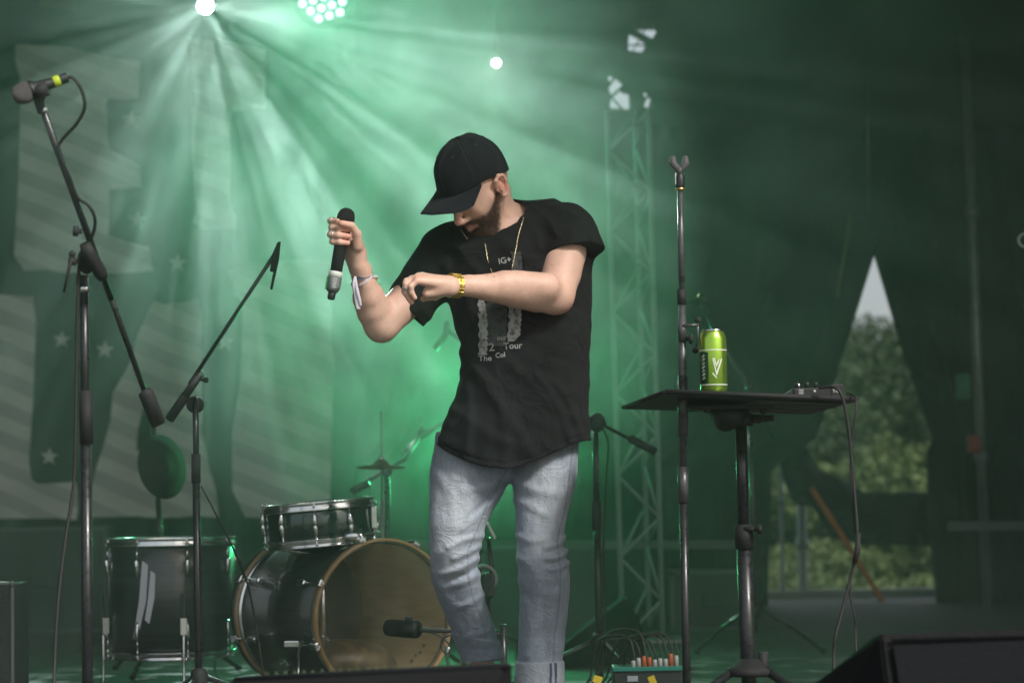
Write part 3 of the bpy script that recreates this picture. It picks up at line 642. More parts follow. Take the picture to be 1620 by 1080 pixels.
# beard and eyebrow hairs: short fine strands on the tinted skin
def strands(name, sel, length, m, n, parent, seed=3):
    rg = np.random.default_rng(seed); vi = rg.choice(len(sel), n, p=sel/sel.sum())
    nr = np.empty(len(body_me.vertices)*3, np.float32); body_me.vertex_normals.foreach_get('vector', nr); nr = nr.reshape(-1, 3)
    p = co[vi]+rg.normal(0, .0012, (n, 3)); d = nr[vi]*.55-np.array(HU)*.75+np.array(HF)*.1+rg.normal(0, .28, (n, 3)); d /= np.linalg.norm(d, axis=1)[:, None]
    L = length*rg.uniform(.5, 1.2, n)[:, None]; sd_ = np.cross(d, rg.normal(0, 1, (n, 3))); sd_ /= np.linalg.norm(sd_, axis=1)[:, None]; w_ = .00042
    V = np.stack([p-sd_*w_, p+sd_*w_, p+d*L], 1).reshape(-1, 3)-np.array(person.location)
    o = link(name, mesh_np(name, V, np.arange(len(V)).reshape(-1, 3), False), m, parent); return o
beard_m = mat('beard_hair', (.075, .045, .028), rough=.55)
o = strands('beard', bmask**1.5+1e-9, .0065, beard_m, 14000, person); o['kind'] = 'stuff'
armsel = (((co[:, 0] > q(735, 0).x) & (co[:, 0] < q(880, 0).x) & (co[:, 2] < q(0, 432).z) & (co[:, 2] > q(0, 500).z) & (co[:, 1] < 6.27)) | ((co[:, 0] < q(615, 0).x) & (co[:, 2] < q(0, 455).z))).astype(float)
hn = np.empty(len(body_me.vertices)*3, np.float32); body_me.vertex_normals.foreach_get('vector', hn); hn = hn.reshape(-1, 3); rg_ = np.random.default_rng(4); vi_ = rg_.choice(len(co), 2600, p=armsel/armsel.sum())
d_ = hn[vi_]*.45+np.array((-.5, 0, -.5))+rg_.normal(0, .25, (2600, 3)); d_ /= np.linalg.norm(d_, axis=1)[:, None]; p_ = co[vi_]+rg_.normal(0, .001, (2600, 3)); s_ = np.cross(d_, rg_.normal(0, 1, (2600, 3))); s_ /= np.linalg.norm(s_, axis=1)[:, None]
V_ = np.stack([p_-s_*.00022, p_+s_*.00022, p_+d_*rg_.uniform(.006, .012, 2600)[:, None]], 1).reshape(-1, 3)-np.array(person.location)
o = link('arm_hair', mesh_np('arm_hair', V_, np.arange(len(V_)).reshape(-1, 3), False), mat('arm_hair', (.22, .13, .07), rough=.5), person); o['kind'] = 'stuff'
# ---- cap
cap_m = mat('cap_cloth', (.010, .013, .017), rough=.85, bump=.35, bscale=700, sheen=.05, spec=.22, vary=.12, vscale=60)
CU = (HU-HF*.27).normalized(); CF = (HF-CU*HF.dot(CU)).normalized(); CL = HL
CC = HC+(CU*.018-CF*.002)*HS
def cp(f, l, u): return CC+(CF*f+CL*l+CU*u)*HS
cap = thing('cap', CC); cap.parent = person; cap.location = CC-person.location
NT, NP = 96, 28; V = []; Fq = []
def crown(th, ph):
    c, s_ = math.cos(ph), math.sin(ph); cf = math.cos(th); front = max(0, cf)
    a = .109 if cf > 0 else .104; b_ = .0865; h = .113
    cc = abs(c)**.80; seam = .0022*math.exp(-((((th/(math.pi/3)+.5) % 1)-.5)/.035)**2)*(1 if ph > .1 else 0)
    wr = .0014*math.sin(th*5+ph*3)*math.sin(ph*2)+.0012*math.sin(th*9-ph*7)*c
    k = 1+wr/.1-seam/.1
    low = -.004-.020*max(0, -cf)**1.2+.012*math.exp(-((abs(th)-1.15)/.55)**2)
    return ((a*cf*cc+.010*s_*front*cc)*k, b_*math.sin(th)*cc*k, low+(h-low)*abs(s_)**.93*k)
for j in range(NP+1):
    for i in range(NT): V.append(cp(*crown(i/NT*math.tau, j/NP*math.pi/2)))
for j in range(NP):
    for i in range(NT): Fq.append((j*NT+i, j*NT+(i+1) % NT, (j+1)*NT+(i+1) % NT, (j+1)*NT+i))
V = np.array([tuple(v) for v in V])-np.array(CC); cr = link('crown', mesh_np('crown', V, np.array(Fq)), cap_m, cap)
so = cr.modifiers.new('s', 'SOLIDIFY'); so.thickness = .002; so.offset = -1
mb = MB(); NW, NL = 28, 12; g = []
for th_ in (0, 1):
    for j in range(NL+1):
        t = j/NL
        for i in range(NW+1):
            s_ = -1+2*i/NW; th = s_*1.12; x0, y0, z0 = crown(th, 0)
            out = .078*(max(0, 1-abs(s_)**4.2))**.55
            f = x0*.985+out*t+.004*t; l = y0*.985*(1+.06*t*(1-abs(s_)**4)); u = z0+.003-.006*t*t-.052*(abs(s_)**2.2)*t*(out/.078)**.5-.004*abs(s_)**4-th_*.0032
            g.append(mb.bm.verts.new(cp(f, l, u)))
n1 = (NL+1)*(NW+1)
for th_ in (0, 1):
    for j in range(NL):
        for i in range(NW):
            a = th_*n1+j*(NW+1)+i; mb.bm.faces.new((g[a], g[a+1], g[a+NW+2], g[a+NW+1])).smooth = True
for i in range(NW):
    a = NL*(NW+1)+i; mb.bm.faces.new((g[a], g[a+1], g[a+1+n1], g[a+n1])).smooth = True
mb.build('brim', cap_m, cap, fix=False)
MB().ball(cp(.0, 0, .1145), (.0075, .0075, .005)).build('button', cap_m, cap)
mb = MB()
for kk in range(6):
    th = kk*math.pi/3
    for dt in (-.035, .035): mb.tube([cp(*[c*1.004 for c in crown(th+dt/max(.25, math.cos(ph)), ph)]) for ph in np.linspace(.08, 1.45, 18)], .0005, 5)
mb.build('stitching', mat('cap_thread', (.05, .055, .06), rough=.7), cap)
for kk in range(6):
    c_ = crown(kk*math.pi/3+math.pi/6*0+.52, .95); MB().ring(cp(*[x*1.006 for x in c_]), cp(*[x*1.1 for x in c_])-cp(*c_), .0034, .0011, 14, 6).build('eyelet', mat('cap_thread', (.05, .055, .06)), cap)
# ---- T-shirt
def shirt_field():
    lo = (q(596, 0).x, 6.12, q(0, 768).z); hi = (q(975, 0).x, 6.74, q(0, 300).z); fl = Field(lo, hi, .0032)
    rows = [(322, 812, 868, 6.45, .050), (334, 775, 893, 6.45, .075), (350, 738, 915, 6.44, .10), (372, 706, 930, 6.44, .125), (400, 694, 936, 6.43, .14), (450, 702, 937, 6.43, .15), (500, 713, 936, 6.43, .15),
            (545, 729, 935, 6.43, .145), (600, 729, 932, 6.43, .145), (640, 716, 931, 6.43, .15), (670, 701, 932, 6.43, .16), (700, 691, 933, 6.43, .165), (768, 684, 934, 6.43, .17)]
    loft(fl, rows, .03, 2.3)
    # neck raised at the collar
    fl.cap(q(770, 330, 6.40), q(795, 372, 6.42), m_(30), m_(40), .03)
    fl.cap(q(812, 345, 6.45), q(878, 352, 6.46), m_(26), m_(32), .03)
    fl.cap(q(790, 350, 6.43), q(706, 396, 6.44), m_(26), m_(36), .03)
    A = Field(lo, hi, .0032)      # the sleeves, cut at their own openings before they join
    def sleeve(pts, cutp, cutn, k):
        A.f[:] = .3
        A.chain([q(*p[:3]) for p in pts], [m_(p[3]) for p in pts], .03)
        X, Y, Z = A.grid(); n = np.array(cutn, float); n /= np.linalg.norm(n); c = q(*cutp)
        pl = ((X-c.x)*n[0]+(Y-c.y)*n[1]+(Z-c.z)*n[2]).astype(np.float32)
        return A.f.copy(), pl
    s1, p1 = sleeve([(868, 352, 6.45, 32), (895, 366, 6.40, 47), (909, 398, 6.35, 48), (914, 430, 6.33, 48)], (912, 401, 6.36), (.10, -.20, -.97), .03)
    s2, p2 = sleeve([(712, 396, 6.44, 42), (680, 434, 6.43, 41), (652, 474, 6.41, 40), (636, 498, 6.40, 40)], (641, 489, 6.41), (-.72, -.05, -.69), .03)
    X, Y, Z = fl.grid(); px, py = pix(X, Z)
    front = np.clip((6.43-Y)/.10, -1, 1)
    # cloth folds
    folds = [([(760, 350), (800, 392), (850, 430)], 9, .004), ([(905, 420), (880, 520), (870, 600)], 14, .007), ([(930, 470), (905, 560), (900, 660)], 10, .005),
             ([(735, 520), (790, 560), (870, 640)], 9, .004), ([(730, 560), (770, 610), (830, 700)], 10, .006), ([(733, 590), (745, 650), (740, 715)], 9, .006),
             ([(720, 650), (780, 690), (840, 715)], 10, .005), ([(850, 600), (880, 640), (902, 700)], 7, .006), ([(880, 610), (905, 650), (918, 690)], 6, .004), ([(790, 640), (800, 690), (800, 740)], 9, .004),
             ([(700, 420), (740, 470), (745, 520)], 9, .006), ([(720, 395), (770, 450)], 8, .004), ([(840, 330), (862, 345), (880, 380)], 6, .006), ([(860, 322), (905, 345), (935, 385)], 6, .004), ([(830, 350), (850, 380), (852, 400)], 6, .005),
             ([(700, 395), (660, 430), (635, 470)], 7, .004), ([(712, 420), (690, 455), (668, 495)], 7, .005), ([(640, 445), (665, 480), (680, 505)], 6, .003), ([(650, 425), (640, 455)], 5, .004)]
    dis = segs(px, py, folds)
    dis = dis+.0022*np.sin(px/17+py/31)*np.sin(py/23-px/40+1.3)+.0012*np.sin(px/7.3-py/11)*np.sin(py/9+px/19)
    arm = 0
    k = .035
    f = fl.f
    sl = [np.maximum(s1, p1), np.maximum(s2, p2)]
    full = f
    for s_, p_ in ((s1, p1), (s2, p2)):
        kk = .03; h = np.maximum(kk-np.abs(full-np.maximum(s_, p_)), 0)/kk; full = np.minimum(full, np.maximum(s_, p_))-h*h*kk*.25
    hy0 = np.interp(px, [680, 690, 705, 720, 745, 770, 800, 825, 850, 875, 900, 920, 940], [698, 703, 713, 721, 731, 738, 742, 738, 729, 716, 704, 698, 694]); dis = dis-.0022*np.exp(-((py-hy0+8)/2.2)**2)
    full = full-(dis*1.25).astype(np.float32)
    hemy = np.interp(px, [680, 690, 705, 720, 745, 770, 800, 825, 850, 875, 900, 920, 940], [698, 703, 713, 721, 731, 738, 742, 738, 729, 716, 704, 698, 694])+1.2*np.sin(px/23.)
    hemy = np.where(Y > 6.46, hemy-6, hemy)
    hem = (py-hemy)/SP
    neck = None
    # collar opening: a tilted round hole
    c = np.array(q(789, 352, 6.405)); n = np.array((-.42, -.50, .76)); n /= np.linalg.norm(n)
    hgt = (X-c[0])*n[0]+(Y-c[1])*n[1]+(Z-c[2])*n[2]; rad2 = (X-c[0])**2+(Y-c[1])**2+(Z-c[2])**2-hgt**2
    t1 = .007
    hollow = -(full+t1)
    open1 = np.where(p1 > -.008, s1+t1, .3); open2 = np.where(p2 > -.008, s2+t1, .3)
    inner = full+t1
    inner = np.minimum(inner, np.where((p1 > -.004) & (p1 < .009), s1+t1, .3)); inner = np.minimum(inner, np.where((p2 > -.004) & (p2 < .009), s2+t1, .3))
    g = np.maximum(full, -inner); g = np.maximum(g, hem)
    hole = np.sqrt(np.maximum(rad2, 0))-.086; hole = np.maximum(hole, -.010-hgt)
    g = np.maximum(g, -hole)
    fl.f = g.astype(np.float32)
    return fl
sf = shirt_field(); shirt_me = sf.mesh('shirt'); del sf
shirt_m = mat('shirt_cotton', (.012, .0145, .015), rough=.92, bump=.3, bscale=600, sheen=.02, spec=.18, vary=.10, vscale=30, crease=(.5, 7))
shirt_me.transform(Matrix.Translation(-person.location)); shirt = link('t_shirt', shirt_me, shirt_m, person)
sm_ = shirt.modifiers.new('sm', 'SMOOTH'); sm_.factor = .5; sm_.iterations = 3
# ---- jeans
def jeans_field():
    lo = (q(668, 0).x, 6.14, -.0+.02); hi = (q(925, 0).x, 6.80, q(0, 672).z); fl = Field(lo, hi, .0036)
    A = [(672, 692, 812, 6.45, .12), (745, 681, 815, 6.44, .125), (775, 677, 796, 6.43, .11), (800, 675, 783, 6.42, .10), (830, 674, 769, 6.41, .095), (870, 675, 758, 6.41, .088), (900, 680, 757, 6.43, .083), (940, 691, 765, 6.48, .078),
         (970, 703, 775, 6.52, .075), (1000, 714, 783, 6.56, .073), (1025, 724, 790, 6.60, .071), (1047, 731, 797, 6.62, .070)]
    B = [(672, 812, 917, 6.45, .12), (745, 812, 913, 6.44, .12), (775, 813, 907, 6.42, .105), (800, 815, 900, 6.41, .095), (850, 817, 890, 6.38, .085), (880, 818, 897, 6.37, .084), (910, 820, 901, 6.38, .082), (940, 822, 900, 6.40, .078),
         (1000, 820, 894, 6.43, .073), (1042, 818, 889, 6.44, .071), (1060, 818, 889, 6.44, .071)]
    loft(fl, A, .012); fB = Field(lo, hi, .0036); loft(fB, B, .012)
    k = .02; h = np.maximum(k-np.abs(fl.f-fB.f), 0)/k; f = np.minimum(fl.f, fB.f)-h*h*k*.25
    X, Y, Z = fl.grid(); px, py = pix(X, Z)
    folds = [([(812, 752), (775, 770), (735, 775)], 7, .006), ([(805, 775), (770, 800), (735, 835)], 6, .005), ([(792, 765), (770, 790), (748, 812)], 5, -.006), ([(690, 745), (715, 780), (720, 830)], 9, .004),
             ([(765, 845), (735, 850), (712, 862)], 5, .006), ([(760, 862), (740, 872), (720, 880)], 4.5, .006), ([(757, 880), (730, 895), (700, 905)], 5, .007), ([(762, 905), (735, 918), (705, 925)], 6, .006), ([(757, 892), (738, 905), (718, 912)], 4, -.006),
             ([(770, 935), (748, 950), (728, 955)], 6, .006), ([(680, 890), (700, 925), (722, 960)], 7, .006), ([(690, 920), (715, 965), (735, 1010)], 7, .005), ([(785, 985), (762, 1000), (742, 1005)], 6, .004), ([(790, 1020), (765, 1030), (745, 1032)], 5, .004),
             ([(815, 760), (845, 775), (880, 780)], 8, .005), ([(815, 790), (840, 800), (862, 812)], 6, .005), ([(900, 770), (880, 800), (870, 850)], 9, .005), ([(818, 845), (838, 852), (862, 850)], 6, .006),
             ([(897, 845), (880, 856), (862, 862)], 4.5, .007), ([(899, 866), (882, 876), (864, 878)], 4.5, .008), ([(899, 886), (884, 893), (868, 896)], 4.5, .006), ([(898, 856), (884, 865), (868, 869)], 3.5, -.006), ([(898, 876), (884, 884), (868, 887)], 3.5, -.006),
             ([(822, 880), (842, 895), (850, 920)], 8, .006), ([(822, 915), (845, 930), (872, 935)], 8, .004), ([(880, 930), (872, 970), (876, 1020)], 6, .004), ([(832, 950), (838, 990), (832, 1030)], 7, .004), ([(858, 940), (856, 990), (860, 1035)], 7, -.003)]
    f = f-segs(px, py, folds).astype(np.float32)-(.0012*np.sin(px/11+py/15+1.5*np.sin(py/37))*np.sin(py/13-px/21)+.0005*np.sin(py/5.3+px/9)*np.sin(px/7.)).astype(np.float32)
    # turned-up cuffs
    cA = np.maximum(fl.f-.006, np.maximum((1008-py-(px-755)*-.20)/SP, (py-1046+(px-765)*.12)/SP)); cB = np.maximum(fB.f-.0065, np.maximum((1041-py)/SP, (py-1079)/SP))
    # trousers end inside the cuff; B continues down to it
    B2 = [(1040, 818, 889, 6.44, .071), (1080, 816, 890, 6.44, .073)]; fB2 = Field(lo, hi, .0036); loft(fB2, B2, .001)
    cB = np.maximum(fB2.f-.006, np.maximum((1041-py)/SP, (py-1079)/SP))
    f = np.minimum(f, np.minimum(cB, cA*1+.3*(cA > 1)))
    hollow = np.maximum(fB2.f+.004, (1052-py)/SP); f = np.maximum(f, -hollow)
    hollowA = np.maximum(fl.f+.006, (1030-py)/SP)
    fl.f = np.maximum(f, (682-py)/SP).astype(np.float32); return fl
jf = jeans_field(); jm = jf.mesh('jeans'); del jf
jc = np.empty(len(jm.vertices)*3, np.float32); jm.vertices.foreach_get('co', jc); jc = jc.reshape(-1, 3); jpx, jpy = pix(jc[:, 0], jc[:, 2])
# denim: paler where it is worn (thighs, knees), darker along the inseam and the turned-up cuffs' seams
def bl2(x, y, rx, ry): return np.exp(-(((jpx-x)/rx)**2+((jpy-y)/ry)**2))
fr = ss(6.46, 6.36, jc[:, 1])
wear = (bl2(722, 800, 32, 75)+bl2(865, 785, 32, 62)*1.1+bl2(855, 862, 22, 28)*.7+bl2(712, 880, 20, 45)*.5)*fr+.10
wear += .35*bl2(745, 985, 14, 50)*fr+.35*bl2(855, 970, 14, 55)*fr
seamA = np.interp(jpy, [745, 800, 870, 900, 940, 970, 1000, 1045], [800, 770, 741, 741, 748, 759, 768, 781])
seamB = np.interp(jpy, [700, 800, 850, 900, 940, 1000, 1080], [906, 893, 880, 885, 884, 876, 872])
sd1 = np.minimum(np.abs(jpx-seamA), np.abs(jpx-seamB)); seam = np.exp(-(sd1/3.2)**2)*(.5+.5*np.sin(jpy*.75))*(jc[:, 1] < 6.5)
line = np.exp(-(sd1/1.1)**2)*(jc[:, 1] < 6.5)
lightc, darkc = np.array((.44, .49, .54)), np.array((.085, .14, .215))
nz = np.sin(jpx*.9+np.sin(jpy*.23)*3)*np.sin(jpy*.31+np.sin(jpx*.5)*2)*.04
t = np.clip(.38+wear*.62+nz-seam*.45*0+seam*.10, 0, 1)[:, None]; jcol = darkc*(1-t)+lightc*t
jcol *= (1-.45*line[:, None]); cuff = ((jpx > 812) & (jpy > 1041))[:, None]
jcol = np.where(cuff, jcol*.2+np.array((.30, .34, .38))*.8, jcol)
stripe = (np.abs(jpx-874) < 6) & (np.abs(jpx-874) > 2) & (jpy > 1041) & (jc[:, 1] < 6.44); jcol[stripe] = (.03, .05, .09)
ca = jm.color_attributes.new('tint', 'FLOAT_COLOR', 'POINT'); ca.data.foreach_set('color', np.concatenate([jcol, np.ones((len(jcol), 1))], 1).astype(np.float32).ravel())
denim = mat('denim', (.3, .35, .4), rough=.9, attr='tint', vary=.16, vscale=70, bump=.45, bscale=520, stretch=(1, 1, .35), sheen=.15, crease=(.28, 14))
jm.transform(Matrix.Translation(-person.location)); jeans = link('jeans', jm, denim, person)
sm_ = jeans.modifiers.new('sm', 'SMOOTH'); sm_.factor = .5; sm_.iterations = 2
# shoes, just below the picture
shoe_m = mat('shoe_leather', (.03, .03, .032), rough=.5)
for lg, ang in ((legA, .35), (legB, .15)):
    a = q(*lg[2]); sf_ = Field((a.x-.13, a.y-.26, -.01), (a.x+.12, a.y+.12, .2), .005); a = Vector((a.x, a.y, 0)); d = Vector((-math.sin(ang), -math.cos(ang), 0))
    sf_.cap(a-d*.05+Vector((0, 0, .04)), a+d*.02+Vector((0, 0, .06)), .04, .042, .02); sf_.cap(a+Vector((0, 0, .05)), a+Vector((0, 0, .13)), .042, .040, .02)
    sf_.cap(a+d*.02+Vector((0, 0, .055)), a+d*.17+Vector((0, 0, .034)), .042, .034, .02)
    X, Y, Z = sf_.grid(); sf_.f = np.maximum(sf_.f, .002-Z+0*X+0*Y).astype(np.float32); me = sf_.mesh('shoe'); me.transform(Matrix.Translation(-person.location)); link('shoe', me, shoe_m, person)
# ---- shirt print: flat ink laid on the cloth
from mathutils.bvhtree import BVHTree
bpy.context.view_layer.update(); dg = bpy.context.evaluated_depsgraph_get(); ev = shirt.evaluated_get(dg); em = ev.to_mesh()
sbvh = BVHTree.FromPolygons([v.co+person.location for v in em.vertices], [tuple(p.vertices) for p in em.polygons]); ev.to_mesh_clear()
def on_shirt(px, py, off=.0015):
    a = P(px, py, 6.0); d = (P(px, py, 7.0)-a).normalized(); h = sbvh.ray_cast(a, d)
    return (h[0]-d*off) if h[0] else P(px, py, 6.29)
def ink(col, hole=.5, scale=90): 
    key = 'ink_%s_%s' % (hole, scale); m = bpy.data.materials.new(key); m.use_nodes = True; t = m.node_tree; b = t.nodes['Principled BSDF']; b.inputs['Roughness'].default_value = .9
    tc = t.nodes.new('ShaderNodeTexCoord'); n = t.nodes.new('ShaderNodeTexNoise'); n.inputs['Scale'].default_value = scale; n.inputs['Detail'].default_value = 4; n.inputs['Distortion'].default_value = 1.5
    r = t.nodes.new('ShaderNodeMapRange'); r.inputs['From Min'].default_value = hole-.12; r.inputs['From Max'].default_value = hole+.1; mx = t.nodes.new('ShaderNodeMix'); mx.data_type = 'RGBA'
    t.links.new(tc.outputs['Object'], n.inputs['Vector']); t.links.new(n.outputs[0], r.inputs[0]); t.links.new(r.outputs[0], mx.inputs[0]); mx.inputs[6].default_value = (.02, .021, .024, 1); mx.inputs[7].default_value = (*col, 1)
    t.links.new(mx.outputs[2], b.inputs['Base Color']); return m
ink_a, ink_b, ink_t = ink((.40, .41, .40), .42, 40), ink((.07, .085, .085), .45, 34), ink((.36, .38, .37), .30, 50)
def patch(poly_rows, m, name):
    """poly_rows: (py, left, right)"""
    Vv, Ff = [], []; ys = np.arange(poly_rows[0][0], poly_rows[-1][0]+.1, 3.); r = np.array(poly_rows, float); NX = 8
    for y in ys:
        L = np.interp(y, r[:, 0], r[:, 1])+1.2*math.sin(y*1.7); Rr = np.interp(y, r[:, 0], r[:, 2])+1.2*math.sin(y*1.3+1)
        for i in range(NX+1): Vv.append(on_shirt(L+(Rr-L)*i/NX, y)-person.location)
    for j in range(len(ys)-1):
        for i in range(NX): a = j*(NX+1)+i; Ff.append((a, a+1, a+NX+2, a+NX+1))
    return link(name, mesh_np(name, [tuple(v) for v in Vv], np.array(Ff)), m, shirt)
patch([(474, 756, 766), (500, 757, 771), (530, 758, 773), (562, 757, 770)], ink_a, 'printed_panel')
patch([(478, 768, 803), (510, 771, 802), (548, 770, 800)], ink_b, 'printed_panel')
patch([(480, 804, 824), (500, 805, 825), (530, 803, 823), (541, 802, 812)], ink_a, 'printed_panel')
patch([(398, 808, 824), (420, 812, 826), (436, 812, 824)], ink_b, 'printed_panel')
def shirt_text(s, px, py, h, rot=0., stretch=1., name='printed_words'):
    cu = bpy.data.curves.new('t', 'FONT'); cu.body = s; cu.size = 1; cu.resolution_u = 3; cu.offset = .012
    to = bpy.data.objects.new('t', cu); C.objects.link(to); bpy.context.view_layer.update()
    me = bpy.data.meshes.new_from_object(to.evaluated_get(bpy.context.evaluated_depsgraph_get())); bpy.data.objects.remove(to)
    b = bmesh.new(); b.from_mesh(me); c_, s_ = math.cos(rot), math.sin(rot)
    for v in b.verts:
        x, y = v.co.x*h*1.35*stretch, v.co.y*h*1.35; v.co = on_shirt(px+x*c_-(-y)*s_*-1*0+y*s_, py-y*c_+x*s_, .0024)-person.location
    b.to_mesh(me); b.free(); return link(name, me, ink_t, shirt)
shirt_text('Tour', 797, 552, 10.5, -.05); shirt_text('12', 763, 556, 13, -.08, 1.15); shirt_text('The', 757, 571, 9, -.04, 1.1); shirt_text('Col', 784, 566, 8, -.12); shirt_text('our', 786, 538, 8, -.05)
shirt_text('IG+', 789, 418, 10, -.18)
# ---- necklace, watch, bracelets, rings
gold = mat('gold', (.75, .52, .12), rough=.28, metal=1., bump=.3, bscale=300); pale_gold = mat('pale_gold', (.85, .75, .50), rough=.25, metal=1.)
silver = mat('silver', (.8, .8, .8), rough=.22, metal=1.)
allbvh = sbvh
def on_body(px, py, off=.003):
    a = P(px, py, 5.8); d = (P(px, py, 7.0)-a).normalized(); best = None
    h = sbvh.ray_cast(a, d); b = bbvh.ray_cast(a, d)
    c = [x for x in (h, b) if x[0]]
    return (min(c, key=lambda x: x[3])[0]-d*off) if c else P(px, py, 6.3)
bbvh = BVHTree.FromPolygons([v.co+person.location for v in body_me.vertices], [tuple(p.vertices) for p in body_me.polygons])
for path in ([(824, 322), (829, 333), (828, 346), (823, 362), (819, 378), (816, 394), (813, 410), (810, 425)], [(767, 383), (769, 397), (772, 412), (776, 425), (782, 437)], [(729, 362), (733, 369), (739, 377)]):
    mb = MB(); pts = spline([on_body(*p) for p in path], 10); acc = 0; last = pts[0]; k = 0
    for p in pts[1:]:
        acc += (p-last).length
        if acc > .0052:
            d = (p-last).normalized(); s_ = d.cross(Vector((0, -1, 0))).normalized(); n_ = s_.cross(d); rt = Matrix((d, s_, n_)).transposed()
            mb.ball(p, (.0034, .0024 if k % 2 else .0017, .0012 if k % 2 else .0020), 8, rt); acc = 0; k += 1
        last = p
    mb.build('necklace', pale_gold, person)
wa, wb = q(725, 452, 6.125), q(714, 451, 6.115); wd = (wa-wb).normalized(); watch = thing('watch', wa); watch.parent = person; watch.location = wa-person.location
wc = q(719, 452, 6.12)
mb = MB(); nl = 22
sx_ = Vector((0, 0, 1)); sx_ = (sx_-wd*sx_.dot(wd)).normalized(); sy_ = wd.cross(sx_)
for i in range(nl):
    a = i/nl*math.tau; rad = sx_*math.cos(a)*m_(17.6)+sy_*math.sin(a)*m_(17.4); nrm = rad.normalized(); tg = wd.cross(nrm)
    for j in (-1, 0, 1): mb.box(wc+rad+wd*j*.0105, (.0099, .0088, .0036), Matrix((wd, tg, nrm)).transposed(), .0009, 1)
mb.build('bracelet', gold, watch)
nrm = (sx_*.55+sy_*.83 if (sx_*.55+sy_*.83).y > 0 else sx_*.55-sy_*.83).normalized()
MB().lathe(wc+nrm*m_(17), nrm, [(0, 0), (.017, 0), (.019, .003), (.018, .007), (.0165, .0085), (0, .0085)], 28).build('watch_case', gold, watch)
def band(c, ax, rx, ry, wdt, n=40, th=.0015):
    mb = MB(); ax = Vector(ax).normalized(); a = Vector((1, 0, 0)); a = (a-ax*a.dot(ax)).normalized(); b = ax.cross(a); rings = []
    for k in range(n+1):
        t = k/n*math.tau; d = a*math.cos(t)*rx+b*math.sin(t)*ry; w_ = ax*math.sin(t*2+1)*.002
        rings.append([mb.bm.verts.new(c+d+w_-ax*wdt/2), mb.bm.verts.new(c+d+w_+ax*wdt/2), mb.bm.verts.new(c+d*(1+th/rx)+w_+ax*wdt/2), mb.bm.verts.new(c+d*(1+th/rx)+w_-ax*wdt/2)])
    for A, B in zip(rings, rings[1:]):
        for k in range(4): mb.bm.faces.new((A[k], A[(k+1) % 4], B[(k+1) % 4], B[k]))
    return mb
wrist_ax = (q(571, 426, 6.258)-q(579, 455, 6.283)).normalized()
cloth_w = mat('white_ribbon', (.70, .66, .74), rough=.8); cloth_d = mat('grey_ribbon', (.16, .17, .22), rough=.85, vary=.5, vscale=120)
band(q(572.5, 434, 6.263), (wrist_ax+Vector((.35, 0, .1))).normalized(), m_(17.0), m_(17.5), .010).build('wristband', cloth_d, person)
band(q(573, 442, 6.268), (wrist_ax-Vector((.35, 0, -.1))).normalized(), m_(18.5), m_(19), .005).build('wristband', cloth_w, person)
mb = MB(); c = q(578.5, 447, 6.28); a = Vector((1, 0, .45)).normalized(); b = Vector((0, 1, 0)); n_ = 34
for i in range(n_): t = i/n_*math.tau; mb.ball(c+a*math.cos(t)*m_(20)+b*math.sin(t)*m_(20)+Vector((0, 0, -.004*math.sin(t*1))), .0034, 8)
mb.build('bead_bracelet', mat('pearl', (.75, .66, .68), rough=.3), person)
mb = MB()
for pts, wd_ in (([(562, 437, 6.225), (561, 450, 6.222), (564, 464, 6.224), (566, 480, 6.228), (567, 489, 6.23)], .0085), ([(563, 440, 6.224), (565, 458, 6.218), (569, 474, 6.222), (571, 484, 6.226)], .004)):
    p_ = spline([q(*p) for p in pts], 5); n_ = len(p_)
    mb.tube(p_, [wd_*(.35+.65*math.sin(min(1, (i/n_)*2.2)*math.pi*.5)*(1-.6*max(0, i/n_-.6)/.4)) for i in range(n_)], 8, flat=.22)
mb.build('ribbon_tail', cloth_w, person)
def finger_ring(a, b, r, m):
    a, b = q(*a), q(*b); c = (a+b)/2; MB().ring(c, b-a, r, .0016, 20, 6, rb=.0028).build('ring', m, person)
finger_ring((523, 349, 6.195), (529, 350, 6.185), .0098, silver); finger_ring((643, 452, 6.068), (643, 460, 6.071), .0098, silver); finger_ring((526, 371.5, 6.183), (531, 372, 6.176), .0102, silver)
# ------------------------------------------------------------------ materials for gear
chrome = mat('chrome', (.75, .77, .77), rough=.14, metal=1., vary=.1, vscale=30, rvary=.08)
tubem = mat('stand_tube', (.016, .018, .020), rough=.33, spec=.6, vary=.3, vscale=60, rvary=.12); rubber = mat('rubber', (.012, .013, .014), rough=.75, vary=.2, vscale=50); plastic = mat('black_plastic', (.012, .014, .015), rough=.5, bump=.1, bscale=200)
worn = mat('worn_grey_tube', (.085, .088, .092), rough=.35, metal=.4, vary=.35, vscale=35, rvary=.15)
brass = mat('brass', (.65, .45, .18), rough=.35, metal=1.)
mesh_m = mat('wire_mesh', (.22, .21, .21), rough=.5, metal=.5, bump=1., bscale=900); foam = mat('dark_grille', (.02, .022, .022), rough=.8, bump=.8, bscale=900)
cablem = mat('cable_rubber', (.014, .015, .015), rough=.6)
def tube(pts, r, m, name, parent, seg=12): return MB().tube(pts, r, seg).build(name, m, parent)
def knob(c, ax, r, h, m, name, parent, wing=False):
    mb = MB(); mb.lathe(c, ax, [(0, 0), (r*.5, 0), (r*.5, h*.35), (r, h*.4), (r, h*.9), (r*.85, h), (0, h)], 14); return mb.build(name, m, parent)
def cable(pts, r, label, n=8, name='cable'):
    p = spline(pts, n); c = p[-1]; o = MB().tube(p, r, 8).build(name, cablem); 
    me = o.data; me.transform(Matrix.Translation(-c)); o.location = c; return tag(o, label, 'cable')
